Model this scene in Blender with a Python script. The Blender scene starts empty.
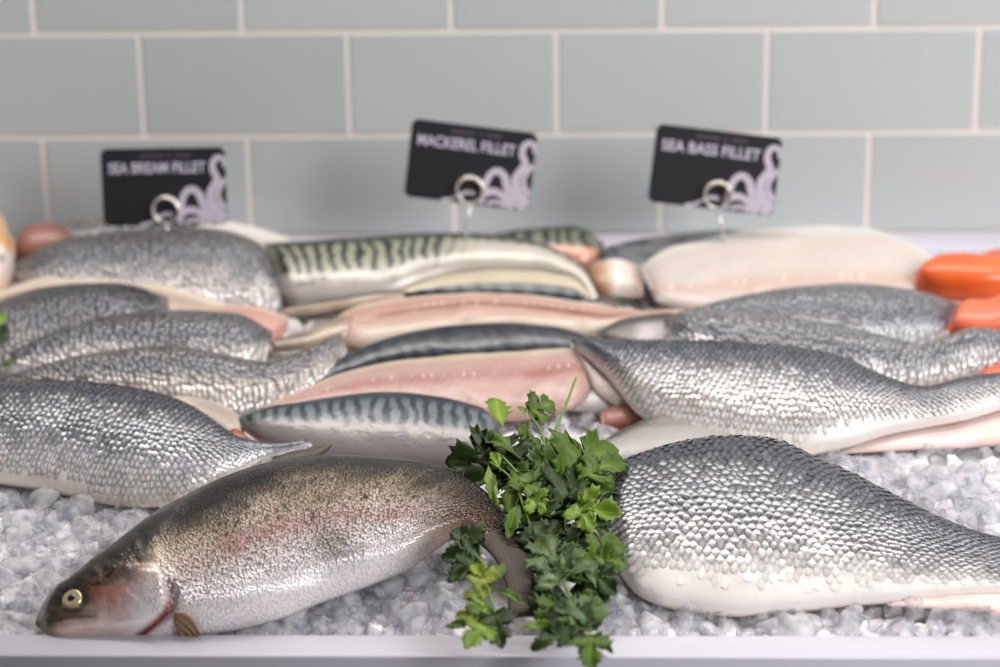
import bpy, bmesh, math, random
import numpy as np
from mathutils import Vector, Matrix
from mathutils.bvhtree import BVHTree

random.seed(7)
rng = np.random.default_rng(7)
SC = bpy.context.scene
COL = SC.collection

# ------------------------------------------------------------------ camera
F = 2300.0                                   # focal length in px of a 1000 x 667 frame
ZW = 1.16                                    # height of the upper grout line on the wall
PITCH, ROLL, YAW = math.radians(18.0), math.radians(-0.83), math.radians(-2.14)
CPOS = np.array([0.125, -2.213, ZW + 0.41])
_f = np.array([math.sin(YAW)*math.cos(PITCH), math.cos(YAW)*math.cos(PITCH), -math.sin(PITCH)])
_r = np.cross(_f, [0, 0, 1.0]); _r /= np.linalg.norm(_r)
_u = np.cross(_r, _f)
RT = math.cos(ROLL)*_r + math.sin(ROLL)*_u
UP = -math.sin(ROLL)*_r + math.cos(ROLL)*_u
FW = _f
cd = bpy.data.cameras.new('camera')
cam = bpy.data.objects.new('camera', cd); COL.objects.link(cam)
cd.sensor_width = 36.0; cd.lens = F*36.0/1000.0; cd.clip_start = 0.05; cd.clip_end = 60
cam.matrix_world = Matrix([[RT[i], UP[i], -FW[i], CPOS[i]] for i in range(3)] + [[0, 0, 0, 1]])
cd.dof.use_dof = True; cd.dof.focus_distance = 1.77; cd.dof.aperture_fstop = 2.9
SC.camera = cam

# ------------------------------------------------------------------ light
SC.view_settings.view_transform = 'Standard'; SC.view_settings.look = 'None'
SC.view_settings.gamma = 1.0; SC.view_settings.use_curve_mapping = False
SC.view_settings.exposure = 0.24
W = bpy.data.worlds.new('room_light'); SC.world = W; W.use_nodes = True
W.node_tree.nodes['Background'].inputs[0].default_value = (0.98, 0.96, 1.0, 1)
W.node_tree.nodes['Background'].inputs[1].default_value = 0.12

def area(name, loc, target, size, power, col):
    d = bpy.data.lights.new(name, 'AREA'); d.shape = 'RECTANGLE'
    d.size, d.size_y = size; d.energy = power; d.color = col
    o = bpy.data.objects.new(name, d); COL.objects.link(o); o.location = loc
    o.rotation_euler = (Vector(target) - Vector(loc)).to_track_quat('-Z', 'Y').to_euler()
    return o
area('shop_window_light', (2.1, -1.9, 2.2), (0, -0.4, 0.95), (1.3, 1.4), 62, (0.96, 0.975, 1.0))
area('strip_light', (0.1, -0.22, 2.15), (0.05, -0.5, 0.9), (2.0, 0.25), 17, (1.0, 0.96, 0.92))

# ------------------------------------------------------------------ geometry of the place
def ray(px, py):
    px = np.asarray(px, float); py = np.asarray(py, float)
    return ((px-500)/F)[..., None]*RT - ((py-333.5)/F)[..., None]*UP + FW
def on_y(px, py, Y):
    d = ray(px, py); return CPOS + d*((Y-CPOS[1])/d[..., 1])[..., None]
def on_plane(px, py, P, N):
    d = ray(px, py); return CPOS + d*(np.dot(P-CPOS, N)/(d@N))[..., None]
def proj(P):
    q = P-CPOS; z = q@FW
    return 500+F*(q@RT)/z, 333.5-F*(q@UP)/z
YF, YR = -0.695, -0.045
A_ = on_y(500, 639, YF); B_ = on_y(500, 247, YR)
SLOPE = math.atan2(B_[2]-A_[2], YR-YF)
def bed_z(y): return A_[2] + math.tan(SLOPE)*(y-YF)
BN = np.array([0, -math.sin(SLOPE), math.cos(SLOPE)])
def plane(pxb, tilt, lift=0.0, roll=0.0):
    """support plane of a fish: through the bed under pixel pxb, tilted up at the back by tilt degrees more than the bed"""
    P = on_plane(np.array(pxb[0]), np.array(pxb[1]), A_, BN) + np.array([0, 0, lift])
    a = SLOPE+math.radians(tilt); r = math.radians(roll)
    N = np.array([-math.sin(r)*math.cos(a), -math.sin(a), math.cos(a)*math.cos(r)])
    return P, N/np.linalg.norm(N)

# ------------------------------------------------------------------ helpers
def lin(c):
    c = np.asarray(c, float)/255.0
    return np.where(c <= 0.04045, c/12.92, ((c+0.055)/1.055)**2.4)
def tag(o, label=None, cat=None, group=None, kind=None):
    if label: o['label'] = label
    if cat: o['category'] = cat
    if group: o['group'] = group
    if kind: o['kind'] = kind
    return o
def link(name, me, mat=None, parent=None, smooth=True):
    o = bpy.data.objects.new(name, me); COL.objects.link(o)
    if mat and not me.materials: me.materials.append(mat)
    if smooth:
        me.polygons.foreach_set('use_smooth', [True]*len(me.polygons))
    if parent: o.parent = parent
    return o
def empty(name, loc=(0, 0, 0)):
    o = bpy.data.objects.new(name, None); COL.objects.link(o); o.location = loc
    o.empty_display_size = 0.02
    return o
def mesh_from(name, V, Fc):
    me = bpy.data.meshes.new(name); me.from_pydata([tuple(v) for v in V], [], Fc); me.update(); return me
def parent_keep(ch, pa):
    ch.parent = pa; ch.matrix_parent_inverse = Matrix.Translation(-Vector(pa.location))
def box_bm(bm, c, s, bev=0.0, seg=2):
    r = bmesh.ops.create_cube(bm, size=1.0)
    bmesh.ops.scale(bm, vec=s, verts=r['verts']); bmesh.ops.translate(bm, vec=c, verts=r['verts'])
    if bev:
        ed = list({e for v in r['verts'] for e in v.link_edges})
        bmesh.ops.bevel(bm, geom=ed, offset=bev, segments=seg, affect='EDGES', profile=0.5)
def _hash(ix, iy, s):
    h = np.sin(ix*127.1 + iy*311.7 + s*74.7)*43758.5453
    return h-np.floor(h)
def vnoise(x, y, s=0):
    ix, iy = np.floor(x), np.floor(y); fx, fy = x-ix, y-iy
    fx = fx*fx*(3-2*fx); fy = fy*fy*(3-2*fy)
    a, b = _hash(ix, iy, s), _hash(ix+1, iy, s); c, d = _hash(ix, iy+1, s), _hash(ix+1, iy+1, s)
    return (a*(1-fx)+b*fx)*(1-fy) + (c*(1-fx)+d*fx)*fy
def fbm(x, y, s=0, o=3):
    v = 0; a = 0.5; t = 0
    for k in range(o):
        v = v+a*vnoise(x*2**k, y*2**k, s+k*13); t += a; a *= 0.5
    return v/t
def sst(a, b, x):
    t = np.clip((x-a)/(b-a), 0, 1); return t*t*(3-2*t)
def mixc(a, b, f):
    f = np.asarray(f)[..., None]; return np.asarray(a)*(1-f) + np.asarray(b)*f
def ramp(v, stops):
    xs = [s[0] for s in stops]; cs = np.array([lin(s[1]) for s in stops])
    return np.stack([np.interp(v, xs, cs[:, k]) for k in range(3)], -1)

# ------------------------------------------------------------------ materials
def new_mat(name):
    m = bpy.data.materials.new(name); m.use_nodes = True
    nt = m.node_tree; return m, nt, nt.nodes['Principled BSDF']
def fish_mat(name, rough=0.33, metal=0.0, coat=0.35, scale=0.0, bump=0.0, sss=0.0, speck=0.0, aspect=1.4, fine=0.15, rand=0.5, ametal=False):
    """colour from the mesh's own colouring, relief of small scales from a voronoi in skin coordinates"""
    m, nt, b = new_mat(name); N = nt.nodes; L = nt.links
    at = N.new('ShaderNodeAttribute'); at.attribute_name = 'col'
    uv = N.new('ShaderNodeUVMap'); uv.uv_map = 'skin'
    b.inputs['Roughness'].default_value = rough; b.inputs['Metallic'].default_value = metal
    b.inputs['Coat Weight'].default_value = coat; b.inputs['Coat Roughness'].default_value = 0.12
    b.inputs['Coat IOR'].default_value = 1.35
    if sss:
        b.inputs['Subsurface Weight'].default_value = sss
        b.inputs['Subsurface Radius'].default_value = (0.0030, 0.0018, 0.0014)
        b.inputs['Subsurface Scale'].default_value = 1.0
    col = at.outputs['Color']; height = None
    if ametal:
        am = N.new('ShaderNodeMath'); am.operation = 'MULTIPLY'; am.inputs[1].default_value = metal
        L.new(at.outputs['Alpha'], am.inputs[0]); L.new(am.outputs[0], b.inputs['Metallic'])
    nz = N.new('ShaderNodeTexNoise'); nz.inputs['Scale'].default_value = 260; nz.inputs['Detail'].default_value = 3
    tc = N.new('ShaderNodeTexCoord'); L.new(tc.outputs['Object'], nz.inputs['Vector'])
    if scale:
        mp = N.new('ShaderNodeMapping'); L.new(uv.outputs[0], mp.inputs[0])
        mp.inputs['Scale'].default_value = (1/scale, 1/(scale*aspect), 1)
        vo = N.new('ShaderNodeTexVoronoi'); vo.inputs['Scale'].default_value = 1.0
        vo.inputs['Randomness'].default_value = rand; vo.voronoi_dimensions = '2D'
        L.new(mp.outputs[0], vo.inputs['Vector'])
        r = N.new('ShaderNodeMapRange'); L.new(vo.outputs['Distance'], r.inputs[0])
        r.inputs[1].default_value = 0.1; r.inputs[2].default_value = 0.75
        r.inputs[3].default_value = 1.0; r.inputs[4].default_value = 0.0
        height = r.outputs[0]
        if speck:
            hv = N.new('ShaderNodeMapRange'); L.new(r.outputs[0], hv.inputs[0])
            hv.inputs[3].default_value = 1.0-speck; hv.inputs[4].default_value = 1.0+speck*0.5
            sp = N.new('ShaderNodeSeparateColor'); L.new(vo.outputs['Color'], sp.inputs[0])
            rv = N.new('ShaderNodeMapRange'); L.new(sp.outputs[0], rv.inputs[0])
            rv.inputs[3].default_value = 1.0-speck*0.6; rv.inputs[4].default_value = 1.0+speck*0.6
            mu = N.new('ShaderNodeMath'); mu.operation = 'MULTIPLY'
            L.new(hv.outputs[0], mu.inputs[0]); L.new(rv.outputs[0], mu.inputs[1])
            vm = N.new('ShaderNodeVectorMath'); vm.operation = 'SCALE'
            ml = N.new('ShaderNodeMix'); ml.inputs['A'].default_value = 1.0
            L.new(at.outputs['Alpha'], ml.inputs['Factor']); L.new(mu.outputs[0], ml.inputs['B'])
            L.new(col, vm.inputs[0]); L.new(ml.outputs[0], vm.inputs['Scale']); col = vm.outputs[0]
    L.new(col, b.inputs['Base Color'])
    bp = N.new('ShaderNodeBump'); bp.inputs['Distance'].default_value = 0.0016
    bp.inputs['Strength'].default_value = fine
    if scale:
        bs = N.new('ShaderNodeMath'); bs.operation = 'MULTIPLY'; bs.inputs[1].default_value = bump
        L.new(at.outputs['Alpha'], bs.inputs[0]); L.new(bs.outputs[0], bp.inputs['Strength'])
    L.new(height if height else nz.outputs['Fac'], bp.inputs['Height'])
    L.new(bp.outputs[0], b.inputs['Normal']); L.new(bp.outputs[0], b.inputs['Coat Normal'])
    return m
M_SKIN = fish_mat('fish_skin_under_scales', 0.36, 0.04, 0.3)
M_SCALE = fish_mat('fish_scale', 0.22, 0.30, 0.5, fine=0.05, ametal=True)
M_BASS = fish_mat('fine_scaled_skin', 0.24, 0.20, 0.45, scale=0.0045, bump=0.7, speck=0.38, rand=0.7)
M_BREAM = fish_mat('bream_skin', 0.24, 0.20, 0.45, scale=0.0050, bump=0.75, speck=0.42, rand=0.75)
M_TROUT = fish_mat('trout_skin', 0.24, 0.25, 0.5, scale=0.0020, bump=0.9, speck=0.62, aspect=1.0, rand=0.85)
M_MACK = fish_mat('mackerel_skin', 0.30, 0.12, 0.4, fine=0.22)
M_FLESH = fish_mat('fish_flesh', 0.38, 0.0, 0.35, sss=0.25, fine=0.25)
M_FIN = fish_mat('fin_membrane', 0.6, 0.0, 0.03)
M_SALMON = fish_mat('salmon_flesh', 0.36, 0.0, 0.35, sss=0.2, fine=0.2)
def simple(name, rgb, rough=0.5, metal=0.0, coat=0.0, bump=0.0, bscale=80, var=0.0):
    m, nt, b = new_mat(name); c = lin(rgb)
    b.inputs['Roughness'].default_value = rough; b.inputs['Metallic'].default_value = metal
    b.inputs['Coat Weight'].default_value = coat
    N = nt.nodes; L = nt.links
    tc = N.new('ShaderNodeTexCoord'); nz = N.new('ShaderNodeTexNoise')
    nz.inputs['Scale'].default_value = bscale; nz.inputs['Detail'].default_value = 4
    L.new(tc.outputs['Object'], nz.inputs['Vector'])
    mx = N.new('ShaderNodeMix'); mx.data_type = 'RGBA'
    mx.inputs['A'].default_value = (*(c*(1-var)), 1); mx.inputs['B'].default_value = (*np.minimum(c*(1+var), 1), 1)
    L.new(nz.outputs['Fac'], mx.inputs['Factor']); L.new(mx.outputs['Result'], b.inputs['Base Color'])
    if bump:
        bp = N.new('ShaderNodeBump'); bp.inputs['Strength'].default_value = bump; bp.inputs['Distance'].default_value = 0.001
        L.new(nz.outputs['Fac'], bp.inputs['Height']); L.new(bp.outputs[0], b.inputs['Normal'])
    return m
M_GROUT = simple('grout', (236, 226, 216), 0.85, bump=0.3, bscale=220, var=0.06)
M_TRAY = simple('white_tray_plastic', (193, 190, 199), 0.34, coat=0.1, bump=0.03, bscale=25, var=0.02)
M_COUNTER = simple('counter_panel', (200, 200, 198), 0.5, var=0.03)
M_CARD = simple('black_card', (26, 25, 30), 0.55, var=0.08)
M_LETTER = simple('pale_lettering', (205, 200, 216), 0.7, var=0.03)
M_FAINT = simple('dim_lettering', (92, 84, 96), 0.7, var=0.03)
M_TENT = simple('tentacle_print', (200, 190, 202), 0.6, var=0.12, bscale=160)
M_TENTDOT = simple('tentacle_print_dots', (96, 88, 108), 0.6, var=0.1)  # dark ink of the printed sucker dots
M_WIRE = simple('chrome_wire', (235, 226, 216), 0.25, metal=0.6)
M_IRIS = simple('eye_iris', (178, 160, 122), 0.18, metal=0.3, coat=0.8, var=0.3, bscale=900)
M_PUPIL = simple('eye_pupil', (12, 14, 22), 0.08, coat=1.0)
M_FLOOR = simple('floor_screed', (150, 146, 140), 0.6, var=0.06, bscale=6)
# tile glaze with small differences from tile to tile
M_TILE, nt, b = new_mat('sage_glazed_tile')
oi = nt.nodes.new('ShaderNodeObjectInfo'); cr = nt.nodes.new('ShaderNodeMix'); cr.data_type = 'RGBA'
cr.inputs['A'].default_value = (*lin((184, 189, 188)), 1); cr.inputs['B'].default_value = (*lin((192, 196, 195)), 1)
nt.links.new(oi.outputs['Random'], cr.inputs['Factor']); nt.links.new(cr.outputs['Result'], b.inputs['Base Color'])
b.inputs['Roughness'].default_value = 0.30; b.inputs['Coat Weight'].default_value = 0.25
nz = nt.nodes.new('ShaderNodeTexNoise'); nz.inputs['Scale'].default_value = 9
tc = nt.nodes.new('ShaderNodeTexCoord'); nt.links.new(tc.outputs['Object'], nz.inputs['Vector'])
bp = nt.nodes.new('ShaderNodeBump'); bp.inputs['Strength'].default_value = 0.15; bp.inputs['Distance'].default_value = 0.004
nt.links.new(nz.outputs['Fac'], bp.inputs['Height']); nt.links.new(bp.outputs[0], b.inputs['Normal'])
# melting ice: cloudy, partly see-through
def ice_mat(name, clear, rgb, bump=0.35):
    """see-through where clear, milky where air is trapped, wet gloss on top"""
    m, nt, b = new_mat(name); N = nt.nodes; L = nt.links
    b.inputs['Base Color'].default_value = (*lin(rgb), 1); b.inputs['Roughness'].default_value = 0.10
    b.inputs['IOR'].default_value = 1.31; b.inputs['Specular IOR Level'].default_value = 0.8
    b.inputs['Subsurface Weight'].default_value = 0.7; b.inputs['Subsurface Radius'].default_value = (0.010, 0.010, 0.011); b.inputs['Subsurface Scale'].default_value = 1.0
    tc = N.new('ShaderNodeTexCoord'); nz = N.new('ShaderNodeTexNoise'); geo = N.new('ShaderNodeNewGeometry')
    nz.inputs['Scale'].default_value = 170; nz.inputs['Detail'].default_value = 3
    L.new(geo.outputs['Position'], nz.inputs['Vector'])
    bp = N.new('ShaderNodeBump'); bp.inputs['Strength'].default_value = bump; bp.inputs['Distance'].default_value = 0.0025
    L.new(nz.outputs['Fac'], bp.inputs['Height']); L.new(bp.outputs[0], b.inputs['Normal'])
    if clear:
        n2 = N.new('ShaderNodeTexNoise'); n2.inputs['Scale'].default_value = 70; L.new(geo.outputs['Position'], n2.inputs['Vector'])
        mr = N.new('ShaderNodeMapRange'); L.new(n2.outputs['Fac'], mr.inputs[0]); mr.inputs[1].default_value = 0.35; mr.inputs[2].default_value = 0.68
        mr.inputs[3].default_value = clear; mr.inputs[4].default_value = clear*0.62
        tr = N.new('ShaderNodeBsdfRefraction'); tr.inputs['IOR'].default_value = 1.12; tr.inputs['Roughness'].default_value = 0.05
        tr.inputs['Color'].default_value = (0.93, 0.94, 0.96, 1); L.new(bp.outputs[0], tr.inputs['Normal'])
        tp = N.new('ShaderNodeBsdfTransparent'); tp.inputs[0].default_value = (0.93, 0.94, 0.96, 1)
        m0 = N.new('ShaderNodeMixShader'); m0.inputs[0].default_value = 0.55; L.new(tr.outputs[0], m0.inputs[1]); L.new(tp.outputs[0], m0.inputs[2])
        ms = N.new('ShaderNodeMixShader'); L.new(mr.outputs[0], ms.inputs[0]); L.new(b.outputs[0], ms.inputs[1]); L.new(m0.outputs[0], ms.inputs[2])
        L.new(ms.outputs[0], N['Material Output'].inputs[0])
    return m
M_ICE = ice_mat('clear_ice', 0.93, (246, 243, 244))
M_ICEBED = ice_mat('cloudy_ice', 0.0, (234, 229, 230), 0.4)
def leaf_mat(name, rgb, back):
    m, nt, b = new_mat(name); N = nt.nodes; L = nt.links
    at = N.new('ShaderNodeAttribute'); at.attribute_name = 'vein'
    tc = N.new('ShaderNodeTexCoord'); nz = N.new('ShaderNodeTexNoise'); nz.inputs['Scale'].default_value = 90
    L.new(tc.outputs['Object'], nz.inputs['Vector'])
    mx = N.new('ShaderNodeMix'); mx.data_type = 'RGBA'
    mx.inputs['A'].default_value = (*lin(rgb)*0.62, 1); mx.inputs['B'].default_value = (*lin(rgb)*1.12, 1)
    L.new(nz.outputs['Fac'], mx.inputs['Factor'])
    m2 = N.new('ShaderNodeMix'); m2.data_type = 'RGBA'; m2.inputs['B'].default_value = (*lin(back), 1)
    L.new(at.outputs['Fac'], m2.inputs['Factor']); L.new(mx.outputs['Result'], m2.inputs['A'])
    L.new(m2.outputs['Result'], b.inputs['Base Color'])
    b.inputs['Roughness'].default_value = 0.48; b.inputs['Coat Weight'].default_value = 0.0
    tr = N.new('ShaderNodeBsdfTranslucent'); L.new(m2.outputs['Result'], tr.inputs[0])
    ms = N.new('ShaderNodeMixShader'); ms.inputs[0].default_value = 0.28
    L.new(b.outputs[0], ms.inputs[1]); L.new(tr.outputs[0], ms.inputs[2])
    L.new(ms.outputs[0], N['Material Output'].inputs[0])
    return m
LM = {'dark': leaf_mat('leaf_dark', (44, 66, 15), (72, 98, 28)), 'mid': leaf_mat('leaf_mid', (84, 114, 24), (122, 150, 46)),
      'bright': leaf_mat('leaf_bright', (124, 154, 38), (156, 182, 66)), 'yellow': leaf_mat('leaf_yellowing', (142, 158, 44), (170, 180, 80)),
      'grey': leaf_mat('leaf_underside', (98, 124, 72), (150, 168, 118)), 'stem': leaf_mat('stem_green', (120, 160, 62), (150, 180, 90))}

# ------------------------------------------------------------------ the setting
TX, TZ, GR = 0.204, 0.103, 0.0048
bm = bmesh.new(); box_bm(bm, (0, 0.0500, 1.35), (2.6, 0.1, 2.7))
me = bpy.data.meshes.new('wall_back'); bm.to_mesh(me); bm.free()
wall = tag(link('wall_back', me, M_GROUT, smooth=False), 'wall of pale sage green glazed tiles with beige grout', kind='structure')
bm = bmesh.new(); box_bm(bm, (0, 0, 0), (TX-GR, 0.006, TZ-GR), 0.0009, 2)
tme = bpy.data.meshes.new('tile'); bm.to_mesh(tme); bm.free(); tme.materials.append(M_TILE)
for j in range(-4, 6):
    for k in range(-5, 6):
        x = (k+0.5)*TX + (0 if j % 2 == 0 else -0.5*TX)
        o = bpy.data.objects.new('tile', tme); COL.objects.link(o); o.parent = wall
        o.location = (x, 0.0018 + random.uniform(-0.0003, 0.0003), ZW + (j+0.5)*TZ)
bm = bmesh.new(); box_bm(bm, (0, -1.4, -0.02), (2.6, 3.0, 0.04))
me = bpy.data.meshes.new('floor'); bm.to_mesh(me); bm.free()
tag(link('floor', me, M_FLOOR, smooth=False), kind='structure')

# tray: sloping bed with a broad flat rim at the front and a ledge at the back
X0, X1 = -0.80, 0.84
RI = on_y(500, 634.5, -0.700); RO_Y = -0.734
zr = RI[2]; zo = on_y(500, 656.5, RO_Y)[2]; zo = min(zo, zr)
lb = on_y(500, 235.5, -0.006)[2]; lf = on_y(560, 252, -0.05)[2]
tray = empty('display_tray', (0, -0.36, 0.80))
def prism(name, prof, x0, x1, mat, pa, bev=0.0):
    n = len(prof); V = [(x0, p[0], p[1]) for p in prof]+[(x1, p[0], p[1]) for p in prof]
    Fc = [tuple(range(n)), tuple(range(2*n-1, n-1, -1))]+[(i, i+n, (i+1) % n+n, (i+1) % n) for i in range(n)]
    me = mesh_from(name, V, Fc); bm = bmesh.new(); bm.from_mesh(me); bmesh.ops.recalc_face_normals(bm, faces=bm.faces)
    if bev:
        ed = [e for e in bm.edges if abs(e.verts[0].co.x-e.verts[1].co.x) > 0.1]
        bmesh.ops.bevel(bm, geom=ed, offset=bev, segments=4, affect='EDGES', profile=0.5)
    bm.to_mesh(me); bm.free()
    o = link(name, me, mat, smooth=False); 
    if pa: parent_keep(o, pa)
    for p in me.polygons: p.use_smooth = abs(p.normal.x) < 0.5
    return o
zb = 0.80
prism('tray_bed', [(-0.700, zb), (-0.05, zb), (-0.05, lf-0.03), (-0.700, zr-0.04)], X0, X1, M_TRAY, tray)
prism('front_rim', [(-0.700, zb), (-0.700, zr), (RO_Y, zo), (RO_Y, zb)], X0, X1, M_TRAY, tray, 0.0022)
prism('back_ledge', [(-0.05, zb), (-0.05, lf), (-0.003, lb), (-0.003, zb)], X0, X1, M_TRAY, tray, 0.0015)
tag(tray, 'white plastic display tray with a flat front rim, holding ice and fish', 'tray')
bm = bmesh.new(); box_bm(bm, (0.02, -0.38, 0.399), (1.72, 0.75, 0.798), 0.006, 2)
me = bpy.data.meshes.new('counter'); bm.to_mesh(me); bm.free()
tag(link('shop_counter', me, M_COUNTER, smooth=False), 'plain pale counter block carrying the white fish tray', 'counter')

# ------------------------------------------------------------------ lofted fish
def hermite(P, n):
    P = np.asarray(P, float)
    mid = (P[:, :2]+P[:, 2:])/2
    s = np.r_[0, np.cumsum(np.maximum(np.hypot(*np.diff(mid, axis=0).T), 3.0))]
    m = np.gradient(P, s, axis=0)
    q = np.linspace(0, s[-1], n); k = np.clip(np.searchsorted(s, q, 'right')-1, 0, len(s)-2)
    h = (s[k+1]-s[k]); t = (q-s[k])/h; h = h[:, None]; t = t[:, None]
    return ((2*t**3-3*t**2+1)*P[k] + (t**3-2*t**2+t)*h*m[k] + (-2*t**3+3*t**2)*P[k+1] + (t**3-t**2)*h*m[k+1])

class Loft: pass
def loft(name, st, pl, thick, colf, mat, parent=None, step=3.0, nv=26, power=0.7, skew=1.0, under=0.12,
         wpow=0.6, endl=0.06, endr=0.06, lump=0.0012, dispf=None, seed=0, fit=6, ripple=0.0, alphaf=None):
    """a fish surface between an upper and a lower edge lying on the plane pl, bulging by thick"""
    P0, N0 = pl
    st = np.asarray(st, float)
    L = np.hypot(*np.diff((st[:, :2]+st[:, 2:])/2, axis=0).T).sum()
    nu = max(12, int(L/step))
    tgt = hermite(st, nu); cur = tgt.copy()
    u = np.linspace(0, 1, nu)
    phi = np.linspace(0, math.pi, nv); w = ((1-np.cos(phi))/2)**skew; hh = np.sin(phi)**power
    D = tgt[:, :2]-tgt[:, 2:]; Ln = np.maximum(np.hypot(D[:, 0], D[:, 1]), 1e-3); D = D/Ln[:, None]
    def build(cur):
        T = on_plane(cur[:, 0], cur[:, 1], P0, N0); B = on_plane(cur[:, 2], cur[:, 3], P0, N0)
        Wd = np.linalg.norm(T-B, axis=1)
        th = thick*(Wd/Wd.max())**wpow
        e = np.minimum(1, np.maximum(u, 0)/max(endl, 1e-4)); th = th*np.sqrt(1-(1-e)**2+1e-4)
        e = np.minimum(1, np.maximum(1-u, 0)/max(endr, 1e-4)); th = th*np.sqrt(1-(1-e)**2+1e-4)
        S = B[:, None]+(T-B)[:, None]*w[None, :, None] + N0*(th[:, None]*hh[None, :])[..., None]
        return T, B, Wd, th, S
    for it in range(fit):
        T, B, Wd, th, S = build(cur)
        x, y = proj(S)
        s = (x-tgt[:, 2:3])*D[:, 0:1] + (y-tgt[:, 3:4])*D[:, 1:2]
        eT = np.clip(s.max(1)-Ln, -20, 20); eB = np.clip(s.min(1), -20, 20)
        avail = np.maximum(Ln, 1)
        cur[:, :2] -= D*eT[:, None]*0.8; cur[:, 2:] -= D*eB[:, None]*0.8
        # never let the edges cross
        gap = ((cur[:, :2]-cur[:, 2:])*D).sum(1); bad = np.maximum(0, 0.25*avail-gap)
        cur[:, :2] += D*(bad*0.5)[:, None]; cur[:, 2:] -= D*(bad*0.5)[:, None]
    T, B, Wd, th, S = build(cur)
    mid = (T+B)/2
    al = np.r_[0, np.cumsum(np.linalg.norm(np.diff(mid, axis=0), axis=1))]
    ac = np.concatenate([np.zeros((nu, 1)), np.cumsum(np.linalg.norm(np.diff(S, axis=1), axis=2), axis=1)], 1)
    UU = np.repeat(al[:, None], nv, 1); VV = ac
    win = np.sin(phi)[None, :]**0.5
    S = S + N0*((fbm(UU*28+seed*3.1, VV*28+seed, seed)-0.5)*2*lump*win)[..., None]
    if ripple: S = S + N0*(ripple*np.sin(UU*160+VV*60+3*fbm(UU*20, VV*20, seed))*win)[..., None]
    px, py = proj(S)
    if dispf is not None: S = S + N0*(dispf(px, py, u[:, None], w[None, :])*win)[..., None]
    # underside
    nb = 7
    ph2 = np.linspace(math.pi, 2*math.pi, nb+2)[1:-1]; w2 = (1-np.cos(ph2))/2
    UB = B[:, None]+(T-B)[:, None]*w2[None, :, None] + N0*(th[:, None]*under*np.sin(ph2)[None, :])[..., None]
    G = np.concatenate([S, UB], 1); m = nv+nb
    V = G.reshape(-1, 3); c0, c1 = len(V), len(V)+1
    V = np.vstack([V, G[0].mean(0), G[-1].mean(0)])
    i, j = np.meshgrid(np.arange(nu-1), np.arange(m), indexing='ij'); j2 = (j+1) % m
    Fq = np.stack([i*m+j, (i+1)*m+j, (i+1)*m+j2, i*m+j2], -1).reshape(-1, 4)
    faces = Fq.tolist()
    jj = np.arange(m)
    faces += [[int(c0), int(a), int((a+1) % m)] for a in jj] + [[int(c1), int((nu-1)*m+(a+1) % m), int((nu-1)*m+a)] for a in jj]
    base = np.array(mid[nu//2]) if parent is None else np.zeros(3)
    me = mesh_from(name, V-base, faces)
    cu = np.concatenate([UU, np.repeat(al[:, None], nb, 1)], 1); cv = np.concatenate([VV, ac[:, -1:]*np.ones((1, nb))+0.01], 1)
    gx, gy = proj(G)
    sp_ = np.clip(((px-tgt[:, 2:3])*D[:, 0:1] + (py-tgt[:, 3:4])*D[:, 1:2])/Ln[:, None], 0, 1)
    tv = np.maximum.accumulate(sp_, axis=1)
    tt = np.concatenate([tv, np.repeat(w2[None], nu, 0)], 1)
    uu = np.repeat(u[:, None], m, 1)
    C = np.clip(colf(uu, tt, gx, gy, cu, cv), 0.002, 0.95)
    und = np.concatenate([np.zeros((nu, nv)), np.ones((nu, nb))], 1)
    AL = np.ones((nu, m)) if alphaf is None else np.clip(alphaf(uu, tt, gx, gy), 0, 1)
    AL = np.r_[AL.ravel(), 1, 1]
    C = C.reshape(-1, 3); C = np.vstack([C, C[0:m].mean(0), C[-m:].mean(0)])
    a = me.attributes.new('col', 'FLOAT_COLOR', 'POINT')
    a.data.foreach_set('color', np.hstack([C, AL[:, None]]).astype(np.float32).ravel())
    uvv = np.vstack([np.stack([cu, cv], -1).reshape(-1, 2), [[0, 0], [al[-1], 0]]])
    lay = me.uv_layers.new(name='skin')
    vi = np.empty(len(me.loops), np.int32); me.loops.foreach_get('vertex_index', vi)
    lay.data.foreach_set('uv', uvv[vi].astype(np.float32).ravel())
    o = link(name, me, mat)
    if parent is None: o.location = base
    else: parent_keep(o, parent)
    R = Loft(); R.o = o; R.S = S; R.al = al; R.ac = ac; R.u = u; R.w = tv; R.N = N0; R.C = C[:-2].reshape(nu, m, 3)[:, :nv]
    R.px, R.py = proj(S); R.base = base; R.pl = pl
    R.bvh = BVHTree.FromPolygons([tuple(v) for v in V], faces)
    # orientation check
    bm = bmesh.new(); bm.from_mesh(me); bmesh.ops.recalc_face_normals(bm, faces=bm.faces); bm.to_mesh(me); bm.free()
    return R
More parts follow.
